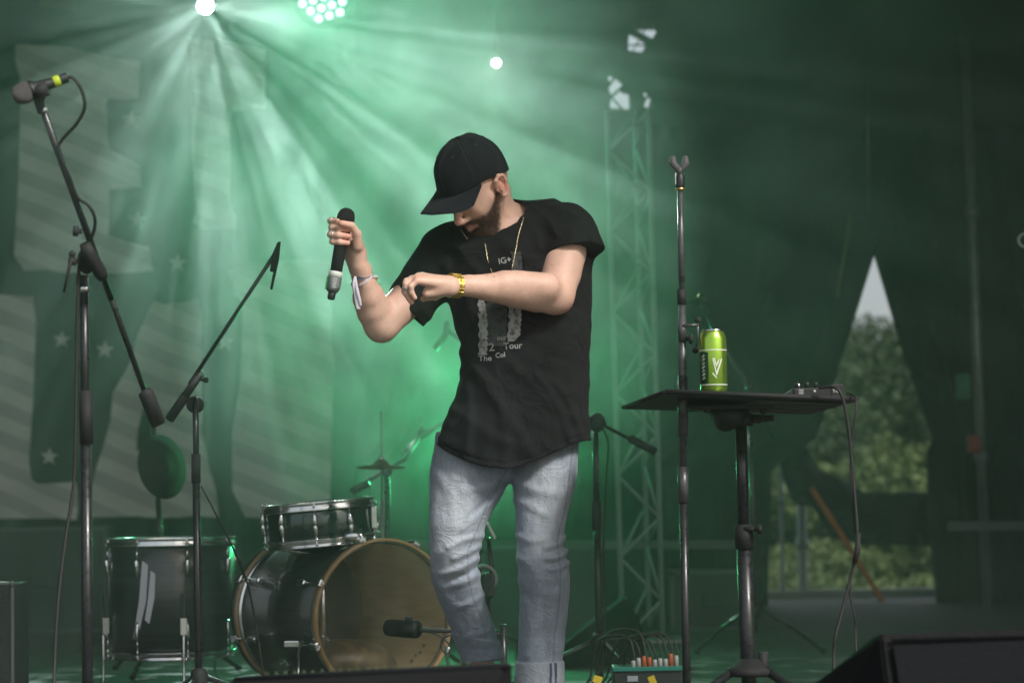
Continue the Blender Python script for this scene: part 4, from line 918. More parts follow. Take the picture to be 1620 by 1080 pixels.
def tripod(t, c, z, r, n=3, a0=0., spread=.30):
    """legs from hub at height z down to the floor"""
    MB().lathe((c.x, c.y, z-.04), (0, 0, 1), [(0, 0), (.022, 0), (.026, .01), (.026, .055), (.018, .07), (0, .07)], 16).build('hub', rubber, t)
    for k in range(n):
        a = a0+k*math.tau/n; e = Vector((c.x+math.cos(a)*spread, c.y+math.sin(a)*spread, .014)); s = Vector((c.x+math.cos(a)*.02, c.y+math.sin(a)*.02, z))
        lg = tube([s, s.lerp(e, .5)+Vector((0, 0, .01)), e], r, tubem, 'leg', t, 8); MB().ball(e, (.014, .014, .012), 10).build('foot', rubber, lg)
# ------------------------------------------------------------------ boom microphone stand at left
y0 = 5.55
t = thing('microphone_stand', (P(139, 1080, y0).x, y0, 0), 'tall black boom stand at the left edge carrying a ball-head microphone', 'microphone stand')
top, bot = P(133, 436, y0), P(138, 1080, y0); bot = top+(bot-top)*1.45; bot.z = .03
tube([top, top.lerp(bot, .35)], .0105, tubem, 'upper_tube', t); tube([P(136, 690, y0), bot], .0135, tubem, 'lower_tube', t); tube([P(136, 618, y0), P(137, 702, y0)], .0165, rubber, 'height_clutch', t, 16)
MB().lathe(P(134, 462, y0), (0, 0, 1), [(.0112, 0), (.0145, .002), (.0145, .012), (.0112, .014)], 16).build('collar', chrome, t)
A, B = P(62, 158, 5.25), P(241, 652, 5.72); J = P(141, 405, 5.45)
bm_ = tube([A, A.lerp(B, .62)], .0082, tubem, 'boom', t); tube([A.lerp(B, .5), B], .0072, tubem, 'boom_rear', t)
d = (B-A).normalized(); cw = tube([P(228, 618, 5.69), P(231, 622, 5.69), P(250, 668, 5.73), P(252, 672, 5.73)], [.0175, .0195, .0195, .016], rubber, 'counterweight', t, 16)
tube([P(134, 385, 5.44), P(140, 400, 5.45), P(158, 430, 5.49), P(163, 440, 5.5)], [.013, .017, .017, .013], rubber, 'boom_clutch', t, 14)
MB().ball(P(137, 412, 5.50), (.022, .02, .034), 14).build('swivel', rubber, t)
knob(P(130, 366, 5.42), Vector((-1, -.2, .05)), .013, .022, rubber, 'knob', t); knob(P(128, 414, 5.46), Vector((-1, -.15, .05)), .010, .030, rubber, 'knob', t)
tube([P(114, 404, 5.45), P(108, 430, 5.45), P(101, 462, 5.45)], [.0045, .0042, .0028], rubber, 'lever', t, 8); MB().ball(P(114, 402, 5.45), .0085).build('lever_ball', rubber, t)
tripod(t, bot, .12, .009, 3, .5)
cp0, cp1 = P(52, 148, 5.20), P(76, 140, 5.20)
MB().tube([P(66, 180, 5.25), P(62, 160, 5.24), P(64, 146, 5.22)], [.009, .0125, .015], 12).tube([cp0, cp1], .0175, 14).build('microphone_clip', rubber, t)
MB().tube([P(69, 178, 5.25), P(67, 172, 5.25)], .0105, 12).build('thread_ring', alu, t)
c0, c1 = P(42, 146, 5.2), P(103, 124, 5.22); ax = (c1-c0).normalized()
mic = thing('microphone', c0, 'grey ball-head microphone clipped on the tall left boom stand', 'microphone')
MB().lathe(c0-ax*.034, ax, [(0, 0), (.012, .002), (.0205, .009), (.0245, .02), (.0255, .031), (.0235, .042), (.0205, .047), (0, .047)], 28).build('ball_grille', mesh_m, mic)
MB().lathe(c0, ax, [(.0215, .008), (.0235, .010), (.0235, .016), (.020, .020), (.0155, .030), (.0125, .06), (.0118, .095), (.0118, .10), (0, .10)], 24).build('body', plastic, mic)
MB().lathe(c0, ax, [(.0125, .066), (.0132, .067), (.0132, .080), (.0125, .081)], 24).build('tape_band', mat('yellow_tape', (.42, .55, .02), rough=.55), mic)
cable([c1, P(116, 124, 5.22), P(130, 145, 5.23), P(134, 170, 5.24), P(122, 195, 5.26), P(98, 222, 5.30), P(92, 240, 5.31), P(108, 275, 5.35), P(122, 310, 5.38), P(140, 325, 5.38), P(150, 345, 5.40), P(147, 370, 5.43), P(130, 400, 5.47), P(124, 440, 5.49), P(122, 520, 5.5),
       P(120, 640, 5.5), P(117, 760, 5.5), P(104, 850, 5.48), P(92, 950, 5.45), P(86, 1060, 5.42), P(84, 1170, 5.35)], .0042, 'black microphone cable winding round the tall left boom stand')
# ------------------------------------------------------------------ second boom stand, without microphone
y0 = 6.95
t = thing('microphone_stand', (P(316, 1080, y0).x, y0, 0), 'boom stand without microphone, standing in front of the floor tom', 'microphone stand')
top, bot = P(309, 628, y0), P(315, 1080, y0); bot = top+(bot-top)*1.05; bot.z = .03
tube([top, P(311, 760, y0)], .0095, tubem, 'upper_tube', t); tube([P(310, 740, y0), bot], .0118, tubem, 'lower_tube', t); tube([P(310, 718, y0), P(310, 764, y0)], .0142, rubber, 'height_clutch', t)
A, B = P(436, 400, 6.8), P(268, 663, 7.0)
tube([A, P(300, 607, 6.97)], .0062, tubem, 'boom', t, 8); tube([P(318, 590, 6.95), P(290, 630, 6.98)], .0125, worn, 'boom_clutch', t); tube([P(294, 625, 6.97), B], .0148, rubber, 'grip', t)
MB().lathe(P(309, 640, 6.97)+Vector((0, .02, 0)), (0, -1, 0), [(0, 0), (.024, 0), (.026, .01), (.026, .035), (.02, .04), (0, .04)], 18).build('swivel', rubber, t); knob(P(318, 601, 6.93), Vector((1, -.1, .0)), .009, .022, rubber, 'knob', t)
MB().ball(P(312, 628, 6.925), .005).build('bolt', chrome, t)
tube([P(441, 383, 6.8), P(436, 402, 6.8), P(431, 430, 6.8)], [.0035, .0095, .0085], rubber, 'microphone_clip', t, 8); tube([P(443, 382, 6.8), P(439, 410, 6.8), P(429, 458, 6.8)], [.0025, .005, .004], rubber, 'clip_arm', t, 8)
tripod(t, bot, .14, .008, 3, .2)
cable([P(318, 768, 6.93), P(340, 810, 6.95), P(370, 870, 7.0), P(392, 925, 7.1), P(405, 990, 7.15), P(420, 1085, 7.1)], .0028, 'thin black cable hanging from the boom stand across the drums')
# ------------------------------------------------------------------ straight stand at right with an empty clip
y0 = 5.9
t = thing('microphone_stand', (P(1090, 1080, y0).x, y0, 0), 'straight grey microphone stand with empty clip in front of the small table', 'microphone stand')
top, bot = P(1076, 296, y0), P(1087, 1080, y0); bot = top+(bot-top)*1.14; bot.z = .02
tube([top, P(1079, 480, y0)], .0082, worn, 'upper_tube', t, 16); tube([P(1078, 458, y0), P(1079, 482, y0)], .0118, rubber, 'collar', t, 16); tube([P(1079, 478, y0), P(1081, 745, y0)], .0098, worn, 'middle_tube', t, 16)
tube([P(1079, 505, y0), P(1079.5, 541, y0)], .0120, worn, 'sleeve', t, 16); tube([P(1080, 594, y0), P(1080.5, 690, y0)], .0128, worn, 'sleeve', t, 16); tube([P(1080.5, 738, y0), P(1081, 795, y0)], .0138, worn, 'grip', t, 16); tube([P(1081, 790, y0), bot], .0108, tubem, 'lower_tube', t, 16)
MB().lathe(bot, (0, 0, 1), [(0, -.02), (.13, -.02), (.13, -.004), (.11, .004), (.03, .012), (.016, .03), (0, .03)], 32).build('round_base', rubber, t)
MB().lathe(P(1076, 297, y0), (0, 0, 1), [(0, 0), (.0115, 0), (.0125, .003), (.0125, .028), (.0095, .034), (.0065, .04), (0, .04)], 20).build('quick_release', plastic, t)
MB().lathe(P(1076, 298, y0), (0, 0, 1), [(.010, -.006), (.0122, -.005), (.0122, .0), (.010, .001)], 20).build('brass_ring', brass, t)
MB().box(P(1069, 283, y0-.004), (.003, .004, .030)).build('release_lever', chrome, t)
mb = MB()
for s, tx in ((-1, 1064), (1, 1085)):
    mb.tube([P(1075, 273, y0), P(1075+s*4, 266, y0), P(tx, 258, y0), P(tx+s*-1, 247, y0)], [.006, .0085, .0105, .0065], 10, flat=.7)
mb.tube([P(1075, 276, y0), P(1075, 265, y0)], .0075, 10); mb.build('microphone_clip', mat('grey_clip', (.075, .07, .078), rough=.6), t)
arm = tube([P(1080, 515, y0-.01), P(1106, 514, y0-.012)], .0045, worn, 'clamp_arm', t, 10); tube([P(1104, 506, y0-.012), P(1104, 530, y0-.012), P(1101, 553, y0-.012)], .0028, worn, 'clamp_handle', t, 8)
MB().ball(P(1104, 506, y0-.012), .0082).build('ball_end', rubber, t); MB().ball(P(1100, 554, y0-.012), .0085).build('ball_end', rubber, t); knob(P(1086, 536, y0-.012), Vector((1, 0, 0)), .0125, .016, rubber, 'knob', t)
# ------------------------------------------------------------------ boom stand behind the performer
y0 = 8.0
t = thing('microphone_stand', (P(948, 1080, y0).x, y0, 0), 'low boom stand partly hidden behind the man at his right-hand side of the picture', 'microphone stand')
t['label'] = 'low boom stand partly hidden behind the man, its arm pointing down right'
top, bot = P(942, 668, y0), P(949, 1075, y0); bot.z = .03
tube([top, P(944, 830, y0)], .0105, tubem, 'upper_tube', t); tube([P(944, 810, y0), bot], .0130, tubem, 'lower_tube', t); tube([P(943, 792, y0), P(944, 838, y0)], .0165, rubber, 'height_clutch', t)
tube([P(868, 628, 7.9), P(1004, 698, 8.08)], .0068, tubem, 'boom', t, 8); tube([P(998, 694, 8.07), P(1036, 714, 8.12)], .0145, rubber, 'grip', t); MB().ball(P(944, 668, 7.98), (.03, .025, .035)).build('swivel', rubber, t); tube([P(936, 663, 7.99), P(956, 674, 8.0)], .015, worn, 'boom_clutch', t)
tripod(t, bot, .16, .009, 3, 1.0)
cable([P(950, 672, 7.97), P(962, 700, 7.97), P(959, 760, 7.97), P(955, 860, 7.97), P(958, 960, 7.95), P(950, 1055, 7.9), P(930, 1078, 7.8)], .0035, 'black cable hanging beside the low boom stand behind the man')
# ------------------------------------------------------------------ overhead microphone stand far behind, seen beside his chest
y0 = 9.2
t = thing('microphone_stand', (P(650, 1040, y0).x, y0, 0), 'faint overhead microphone stand in the smoke above the drum kit', 'microphone stand')
tube([P(757, 700, y0), (P(757, 1040, y0).x, y0, .03)], .012, tubem, 'pole', t); tube([P(757, 705, y0), P(744, 590, y0), P(735, 548, y0)], .009, tubem, 'upper_tube', t); tube([P(762, 560, y0), P(708, 522, y0)], .011, tubem, 'boom', t); tube([P(708, 508, y0), P(703, 532, y0), P(688, 552, y0)], .013, tubem, 'overhead_microphone', t)
tripod(t, Vector((P(757, 1040, y0).x, y0, .03)), .15, .009, 3, .4)
# ------------------------------------------------------------------ small table: tilted top on a single-pole tripod
t = thing('small_table', (P(1184, 1060, 6.0).x, 6.0, 0), 'black rectangular tabletop on a single-pole tripod, holding the green can', 'table')
nl, nr, fl_, fr_ = P(1053, 616, 5.74), P(1356, 628, 5.74), P(986, 641, 6.24), P(1281, 649, 6.24)
n_ = ((nr-nl).cross(fl_-nl)).normalized(); n_ = n_ if n_.z > 0 else -n_
tabm = mat('table_laminate', (.020, .023, .024), rough=.45, vary=.2, vscale=20)
mb = MB(); V = [mb.bm.verts.new(p+n_*k) for k in (0, -.010) for p in (nl, nr, fr_, fl_)]
for f in ((3, 2, 1, 0), (4, 5, 6, 7), (0, 1, 5, 4), (1, 2, 6, 5), (2, 3, 7, 6), (3, 0, 4, 7)): mb.bm.faces.new([V[i] for i in f])
bmesh.ops.recalc_face_normals(mb.bm, faces=mb.bm.faces[:]); bmesh.ops.bevel(mb.bm, geom=mb.bm.edges[:], offset=.002, segments=2, affect='EDGES'); mb.build('tabletop', tabm, t)
def tp(u, v, h=0): return (nl.lerp(nr, u)).lerp(fl_.lerp(fr_, u), v)+n_*h
tube([tp(.0, 0, -.005), tp(1, 0, -.005)], .0062, rubber, 'edge_strip', t, 8); tube([tp(0, 0, -.005), tp(0, 1, -.005)], .0055, rubber, 'edge_strip', t, 8); tube([tp(1, 0, -.005), tp(1, 1, -.005)], .0055, rubber, 'edge_strip', t, 8); tube([tp(0, 1, -.005), tp(1, 1, -.005)], .0055, rubber, 'edge_strip', t, 8)
ribm = mat('underside_slat', (.075, .080, .078), rough=.7)
for k in range(5):
    v = .16+k*.17; mb = MB(); a, b = tp(.50, v, -.0135), tp(.97, v, -.0135); d = b-a; mb.box((a+b)/2, (d.length, .055, .005), d.to_track_quat('X', 'Z').to_matrix(), .001, 1); mb.build('slat', ribm, t)
hc = tp(.44, .45, -.012); tc_ = Vector((P(1172, 680, 6.0).x, 6.0, P(1172, 662, 6.0).z))
mb = MB().box(hc+Vector((0, 0, -.008)), (.225, .17, .014), None, .006); tc_.z = tc_.z+.002; mb.tube([hc+Vector((0, 0, -.01)), hc+Vector((0, 0, -.020)), hc.lerp(tc_, .5), tc_], [.062, .054, .036, .030], 20)
mb.tube([tc_+Vector((0, 0, .012)), tc_-Vector((0, 0, .022))], .033, 18); mb.build('bracket', plastic, t)
for u in (.30, .60): MB().ball(tp(u, .35, -.03), (.010, .010, .012)).build('bolt', plastic, t)
tube([tc_+Vector((.02, -.01, -.004)), tc_+Vector((.05, -.015, -.004)), tc_+Vector((.052, -.015, -.004)), tc_+Vector((.085, -.018, -.002))], [.010, .012, .009, .008], rubber, 'clamp_lever', t)
pb = P(1185, 1055, 6.0); pm = P(1177, 850, 6.0)
tube([tc_, pm], .0152, tubem, 'upper_tube', t, 18); tube([pm, Vector((pb.x, pb.y, .03))], .0205, tubem, 'lower_tube', t, 18); tube([P(1176, 829, 6.0), P(1178, 868, 6.0)], .0245, rubber, 'collar', t, 18)
tube([P(1177, 836, 5.98), P(1200, 837, 5.97)], .006, rubber, 'knob_stem', t, 8); knob(P(1194, 837, 5.97), Vector((1, 0, 0)), .0125, .018, rubber, 'knob', t)
hub = Vector((pb.x, pb.y, P(1185, 1056, 6.0).z)); MB().lathe(hub-Vector((0, 0, .02)), (0, 0, 1), [(0, 0), (.055, 0), (.060, .006), (.060, .018), (.045, .024), (.026, .045), (0, .045)], 24).build('hub', rubber, t)
for k, a in enumerate((R(200), R(-25), R(80))):
    s = hub+Vector((math.cos(a)*.045, math.sin(a)*.045, -.005)); e = Vector((hub.x+math.cos(a)*.36, hub.y+math.sin(a)*.36, .016)); lg = tube([s, e], .012, tubem, 'leg', t, 10); MB().ball(e, (.017, .017, .014)).build('foot', rubber, lg)
MB().tube([P(1207, 1030, 6.0), P(1208, 1070, 6.0)], .014, 12).build('hinge', rubber, t)
# ---- can
cb = tp(.30, .16, .001); can_c = Vector((P(1129, 600, cb.y).x, cb.y, cb.z))
can = thing('drink_can', can_c, 'tall lime green drink can standing on the small black table', 'can'); rr = .0345; hh = .163
lime = mat('lime_foil', (.40, .66, .09), rough=.24, metal=.85, vary=.08, vscale=25); 
MB().lathe(can_c, (0, 0, 1), [(0, .004), (.020, .001), (.026, 0), (.0315, .006), (rr, .013), (rr, hh-.022), (rr-.001, hh-.018), (.0295, hh-.006), (.0275, hh-.003)], 48).build('body', lime, can)
MB().lathe(can_c, (0, 0, 1), [(.0272, hh-.004), (.0285, hh-.002), (.0285, hh+.001), (.0272, hh+.002), (.0262, hh-.001), (.0255, hh-.005), (0, hh-.005)], 40).build('rim', chrome, can)
MB().box(can_c+Vector((.002, 0, hh-.002)), (.020, .014, .0015), None, .0006).build('pull_tab', chrome, can)
white = mat('white_print', (.75, .78, .72), rough=.4); dkgreen = mat('dark_green_print', (.012, .055, .018), rough=.3, metal=.5)
for z in (.110, .0215): MB().lathe(can_c, (0, 0, 1), [(rr+.0002, z), (rr+.0005, z+.0003), (rr+.0005, z+.0022), (rr+.0002, z+.0025)], 48).build('printed_ring', white, can)
def wrap(poly, name, m, off=.0006):
    """polygon in (angle deg from the camera side, height) on the can"""
    b = bmesh.new(); f = b.faces.new([b.verts.new((x, z, 0)) for x, z in poly]); bmesh.ops.triangulate(b, faces=[f]); 
    for _ in range(3): bmesh.ops.subdivide_edges(b, edges=[e for e in b.edges if e.calc_length() > 8], cuts=1)
    for v in b.verts:
        a = R(v.co.x-90); v.co = Vector((math.cos(a)*(rr+off), math.sin(a)*(rr+off), v.co.y))
    me = bpy.data.meshes.new(name); b.to_mesh(me); b.free(); return link(name, me, m, can)
wrap([(-88, .0255), (-30, .0255), (-26, .05), (-30, .085), (-27, .106), (-88, .106)], 'printed_panel', dkgreen)
for pl in ([(-8, .088), (-4, .092), (8, .055), (30, .090), (34, .087), (8, .045)], [(-2, .090), (2, .090), (10, .070), (8, .066)], [(10, .078), (22, .090), (17, .078), (11, .070)], [(-9, .050), (8, .038), (9, .041), (-8, .054)]): wrap(pl, 'printed_emblem', white, .0009)
for k in range(7):   # script-like flourish lettering up the dark panel
    z = .036+k*.0095; wrap([(-62, z), (-58, z+.003), (-44, z+.006+.002*(k % 2)), (-40, z+.003), (-45, z+.0035), (-56, z+.001*(k % 3))], 'printed_flourish', white, .0010)
    wrap([(-52, z+.001), (-49, z+.001), (-47, z+.009), (-50, z+.009)], 'printed_flourish', white, .0011)
# ---- small mixer on the table
mx0 = tp(.86, .22, .001); mxr = thing('effects_unit', mx0, 'small black effects box with knobs at the right end of the small table', 'effects unit')
MB().box(mx0+Vector((-.012, 0, .014)), (.118, .09, .026), None, .003).build('housing', plastic, mxr)
MB().box(mx0+Vector((.040, -.012, .018)), (.034, .07, .034), None, .003).build('side_block', plastic, mxr)
wd = MB(); P0 = [mx0+Vector((-.070, -.04, .002)), mx0+Vector((-.110, -.04, .002)), mx0+Vector((-.071, -.04, .025))]
b = wd.bm; v = [b.verts.new(p+Vector((0, k, 0))) for k in (0, .075) for p in P0]
for f in ((0, 1, 2), (5, 4, 3), (0, 3, 4, 1), (1, 4, 5, 2), (2, 5, 3, 0)): b.faces.new([v[i] for i in f])
wd.build('sloping_panel', plastic, mxr)
for k, (dx, c_) in enumerate(((-.058, chrome), (-.032, plastic), (-.010, plastic))):
    MB().lathe(mx0+Vector((dx, -.01, .027)), (0, 0, 1), [(0, 0), (.007, 0), (.0065, .012), (.0055, .016), (0, .016)], 14).build('knob', plastic, mxr)
    if k == 0: MB().lathe(mx0+Vector((dx+.004, -.018, .027)), (0, 0, 1), [(0, 0), (.0025, 0), (.0022, .014), (0, .014)], 10).build('switch', chrome, mxr)
MB().ball(mx0+Vector((-.018, -.046, .018)), .003).build('status_light', white, mxr)
for k in range(3): MB().box(mx0+Vector((-.052, -.0455, .022-k*.0045)), (.012, .001, .0012)).build('printed_line', white, mxr)
def flat_text(s, pos, h, m, parent, name='printed_letters', rot=(R(90), 0, 0), ext=.0004):
    cu = bpy.data.curves.new('t', 'FONT'); cu.body = s; cu.size = h*1.35; cu.extrude = ext; cu.resolution_u = 2
    to = bpy.data.objects.new('t', cu); C.objects.link(to); bpy.context.view_layer.update(); me = bpy.data.meshes.new_from_object(to.evaluated_get(bpy.context.evaluated_depsgraph_get())); bpy.data.objects.remove(to)
    me.transform(Matrix.Translation(pos) @ Matrix.Rotation(rot[0], 4, 'X')); me.transform(world_of(parent).inverted()); me.materials.clear(); return link(name, me, m, parent)
flat_text('TC', mx0+Vector((.028, -.0478, .014)), .009, white, mxr)
cable([P(1296, 613, 5.72), P(1318, 612, 5.70), P(1330, 622, 5.69), P(1338, 650, 5.69), P(1344, 690, 5.69), P(1350, 760, 5.69), P(1356, 840, 5.68), P(1353, 880, 5.68), P(1344, 920, 5.68), P(1331, 970, 5.67), P(1321, 1010, 5.66), P(1319, 1045, 5.66), P(1318, 1180, 5.6)], .0046, 'thick black cable hanging from the effects box off the table end')
cable([P(1340, 622, 5.75), P(1353, 628, 5.72), P(1354, 650, 5.70), P(1349, 690, 5.70), P(1346, 745, 5.69), P(1352, 830, 5.69), P(1354, 860, 5.68), P(1348, 905, 5.68), P(1345, 940, 5.68), P(1352, 975, 5.68), P(1354, 1010, 5.68), P(1356, 1160, 5.6)], .0026, 'thin black cable twisted beside the thick one below the table end')
o = MB().tube([P(1357.5, 843, 5.675), P(1356.5, 870, 5.67), P(1352, 890, 5.67)], [.0066, .0074, .006], 10).build('cable_connector', rubber); tag(o, 'black inline connector joining the two cables below the table end', 'connector')
# ------------------------------------------------------------------ drums
shell_m = nodemat('drum_shell', lambda t, b, o: (t.links.new(mixc(t, mapr(t, noise(t, mapping(t, (2, 2, 60)), 1., 4), .35, .7, 0, 1), (.010, .016, .015), (.035, .050, .047)), b.inputs['Base Color']), b.inputs['Coat Weight'].__setattr__('default_value', .8), b.inputs['Coat Roughness'].__setattr__('default_value', .12), b.inputs['Roughness'].__setattr__('default_value', .35)))
headm = mat('drum_head', (.30, .32, .31), rough=.5); woodm = mat('maple_ply', (.40, .29, .15), rough=.5, vary=.22, vscale=5, stretch=(1, 1, 8), bump=.1, bscale=30)
def drum(name, c, ax, r, h, label, nlug, shell, hoop_m=None, lug_len=.07, top=True, up=(0, 0, 1)):
    """c centre of the lower edge"""
    t = thing(name, c, label, 'drum'); c = Vector(c); ax = Vector(ax).normalized(); hm = hoop_m or chrome
    MB().lathe(c, ax, [(r*.97, .004), (r*.97, h-.004)][:0]+[(r*.965, .0), (r*.985, .004), (r*.985, h-.004), (r*.965, h), (r*.955, h-.004), (r*.955, .004), (r*.965, 0)], 64).build('shell', shell, t)
    for z in (.0, h): MB().lathe(c+ax*(z+(.004 if z else -.004)), ax, [(0, -.001), (r*.975, -.001), (r*.975, .001), (0, .001)], 56).build('head', headm, t)
    for z, s in ((0, -1), (h, 1)):
        MB().lathe(c+ax*z, ax, [(r*.985, s*-.010), (r*1.035, s*-.010), (r*1.04, s*-.008), (r*1.005, s*.004), (r*1.005, s*.012), (r*1.03, s*.016), (r*1.0, s*.017), (r*.985, s*.012), (r*.985, s*-.010)], 64).build('hoop', hm, t)
    a = Vector(up)-ax*Vector(up).dot(ax) if abs(Vector(up).dot(ax)) < .95 else Vector((1, 0, 0)); a.normalize(); b = ax.cross(a)
    for k in range(nlug):
        th = (k+.5)/nlug*math.tau; d = a*math.cos(th)+b*math.sin(th)
        for z, s in ((0, 1), (h, -1)):
            p = c+ax*(z+s*.018)+d*r*1.012; MB().tube([p, p+ax*s*.02, p+ax*s*(.02+lug_len*.4)], [.004, .004, .004], 8, caps=True).tube([p+ax*s*.03+d*.002, p+ax*s*(.045)+d*.004, p+ax*s*(.03+lug_len*.8), p+ax*s*(.03+lug_len)], [.004, .0095, .007, .002], 8).build('lug', chrome, t)
            MB().tube([p-ax*s*.030, p-ax*s*.024, p+ax*s*.03], [.005, .0035, .0033], 8).build('tension_rod', chrome, t)
    return t
yT = 8.15; ct = P(272, 1030, yT); tp_ = P(272, 857, yT); h_ = tp_.z-ct.z; rT = (375-169)/2/(F0/yT)/1.03
ft = drum('floor_tom', ct, (0, 0, 1), rT, h_, 'black floor tom drum with two pale slanted stripes on its shell', 8, shell_m)
strip = mat('stripe_print', (.68, .71, .78), rough=.5)
for pl in ([(226, 886), (235, 893), (232, 950), (219, 1009), (212, 1009), (221, 950)], [(239, 902), (246, 907), (245, 945), (237, 986), (230, 980), (235, 945)]):
    b = bmesh.new(); rows = [(pl[0], pl[1]), (pl[5], pl[2]), (pl[4], pl[3])]; vv = []
    for (a0, b0), (a1, b1) in zip(rows, rows[1:]):
        for k in range(6):
            s = k/6
            vv.append([((a0[0]+(a1[0]-a0[0])*s), (a0[1]+(a1[1]-a0[1])*s)), ((b0[0]+(b1[0]-b0[0])*s), (b0[1]+(b1[1]-b0[1])*s))])
    vv.append([rows[2][0], rows[2][1]])
    def onsh(px, py):
        a = P(px, py, yT); dx = a.x-ct.x; dx = max(-rT*.98, min(rT*.98, dx)); yy = yT-math.sqrt((rT*.987)**2-dx*dx); q2 = P(px, py, yy); dx = q2.x-ct.x; return Vector((q2.x, yT-math.sqrt((rT*.989)**2-dx*dx), q2.z))
    R_ = [[b.verts.new(onsh(*x)) for x in row] for row in vv]
    for A_, B_ in zip(R_, R_[1:]): b.faces.new((A_[0], A_[1], B_[1], B_[0]))
    me = bpy.data.meshes.new('printed_stripe'); b.to_mesh(me); b.free(); me.transform(world_of(ft).inverted()); link('printed_stripe', me, strip, ft)
for a in (R(-155), R(-72), R(60)):
    p = ct+Vector((math.cos(a)*(rT+.022), math.sin(a)*(rT+.022), 0)); MB().tube([p+Vector((0, 0, h_*.55)), p+Vector((0, 0, -.02)), Vector((p.x, p.y, .05)), Vector((p.x+math.cos(a)*.02, p.y+math.sin(a)*.02, .02))], .0048, 8).build('leg', chrome, ft)
    MB().box(p+Vector((-math.cos(a)*.008, -math.sin(a)*.008, .10)), (.026, .026, .06), Matrix.Rotation(a, 3, 'Z'), .003).build('leg_bracket', chrome, ft); MB().ball((p.x+math.cos(a)*.02, p.y+math.sin(a)*.02, .014), (.014, .014, .014)).build('rubber_foot', rubber, ft)
# bass drum
yB = 7.45; c1 = P(606, 976, yB); axb = Vector((.54, -.842, .0)).normalized(); RB = 121/(F0/yB); LB = .58; c1.z = max(c1.z, RB+.02); c0 = c1-axb*LB
bd = thing('bass_drum', (c1.x, c1.y, 0), 'big dark bass drum lying on its side, open front showing tan wood inside', 'drum')
MB().lathe(c0, axb, [(RB*.955, 0), (RB*.975, .0), (RB*.975, LB), (RB*.955, LB)], 96, up=(0, 0, 1)).build('shell', shell_m, bd)
MB().lathe(c0, axb, [(RB*.948, .012), (RB*.948, LB-.004)], 96, up=(0, 0, 1)).build('inner_ply', woodm, bd, fix=False)
MB().lathe(c0, axb, [(0, .006), (RB*.95, .006), (RB*.95, .009), (0, .009)], 72, up=(0, 0, 1)).build('batter_head', mat('batter_head', (.13, .17, .16), rough=.5, vary=.2, vscale=5), bd)
def b_film(t, b, o):
    tr = t.nodes.new('ShaderNodeBsdfTransparent'); mx = t.nodes.new('ShaderNodeMixShader'); b.inputs['Base Color'].default_value = (.46, .42, .28, 1); b.inputs['Roughness'].default_value = .22
    t.links.new(mapr(t, noise(t, mapping(t), 2.4, 3, .5), .35, .65, .05, .22), mx.inputs[0]); t.links.new(tr.outputs[0], mx.inputs[1]); t.links.new(b.outputs[0], mx.inputs[2]); t.links.new(mx.outputs[0], o.inputs['Surface'])
MB().lathe(c1, axb, [(0, .004), (RB*.99, .004)], 72, up=(0, 0, 1)).build('front_head', nodemat('clear_drum_film', b_film), bd, fix=False)
hoopw = mat('hoop_maple', (.38, .25, .12), rough=.35, coat=.5, vary=.15, vscale=20); hoopd = mat('hoop_black', (.02, .022, .022), rough=.3, coat=.5)
MB().lathe(c1, axb, [(RB*.985, -.016), (RB*1.025, -.016), (RB*1.025, .018), (RB*.985, .018), (RB*.985, -.016)], 96, up=(0, 0, 1)).build('front_hoop', hoopw, bd)
MB().lathe(c0, axb, [(RB*.97, .020), (RB*1.035, .020), (RB*1.035, .004), (RB*.97, .004)], 96, up=(0, 0, 1)).build('rear_hoop_inlay', hoopw, bd)
MB().lathe(c0, axb, [(RB*.965, .003), (RB*1.04, .003), (RB*1.04, -.02), (RB*.965, -.02), (RB*.965, .003)], 96, up=(0, 0, 1)).build('rear_hoop', hoopd, bd)
MB().lathe(c0, axb, [(RB*.98, .022), (RB*1.01, .022), (RB*1.01, .034), (RB*.98, .036)], 96, up=(0, 0, 1)).build('chrome_rim', chrome, bd)
ua = Vector((0, 0, 1)); ub = axb.cross(ua)
for k in range(8):
    th = (k+.4)/8*math.tau; d = ua*math.cos(th)+ub*math.sin(th)
    for (cc, s) in ((c0, 1), (c1, -1)):
        p = cc+d*RB*1.045; MB().tube([p-axb*s*.03, p+axb*s*.12], .0035, 8).build('tension_rod', chrome, bd)
        MB().box(p+axb*s*.0+d*.003, (.028, .045, .016), Matrix((d.cross(axb), axb, d)).transposed(), .004).build('claw', chrome, bd)
        q_ = cc+d*RB*.985+axb*s*.125; MB().box(q_+d*.010, (.022, .055, .026), Matrix((d.cross(axb), axb, d)).transposed(), .006).build('lug', chrome, bd)
for k, (u, v) in enumerate(((.0, .0), (.035, .004), (.002, .035), (.036, .04))):
    pass
tg = [(668, 1015), (683, 1012), (672, 1034), (686, 1031), (679, 1038)]
for (x, y) in tg:
    # bolts on the inner wall at right
    p = P(x, y, 7.5); rel_ = p-c1; k = rel_.dot(axb); rad = rel_-axb*k; p = c1+axb*(-.10-.02*(y > 1020))+rad.normalized()*RB*.94; MB().ball(p, .006, 8).build('bolt', rubber, bd)
pil = nodemat('pillow_cloth', lambda t, b, o: (t.links.new(mixc(t, mapr(t, noise(t, mapping(t), 9, 3, 1), .45, .6, 0, 1), (.03, .02, .010), (.10, .07, .025)), b.inputs['Base Color']),))
pm_ = c1-axb*.24-Vector((0, 0, RB*.62)); o = MB().ball((0, 0, 0), (.17, .13, .075), 24).build('pillow', pil); o.location = pm_; o.rotation_euler = (0, .1, .5); tag(o, 'mottled brown pillow lying inside the open bass drum', 'pillow')
for s, (x, y) in ((-1, (462, 1000)), (1, (712, 1030))):
    a = c0+axb*LB*.62+ub*s*-1*RB*.0; 
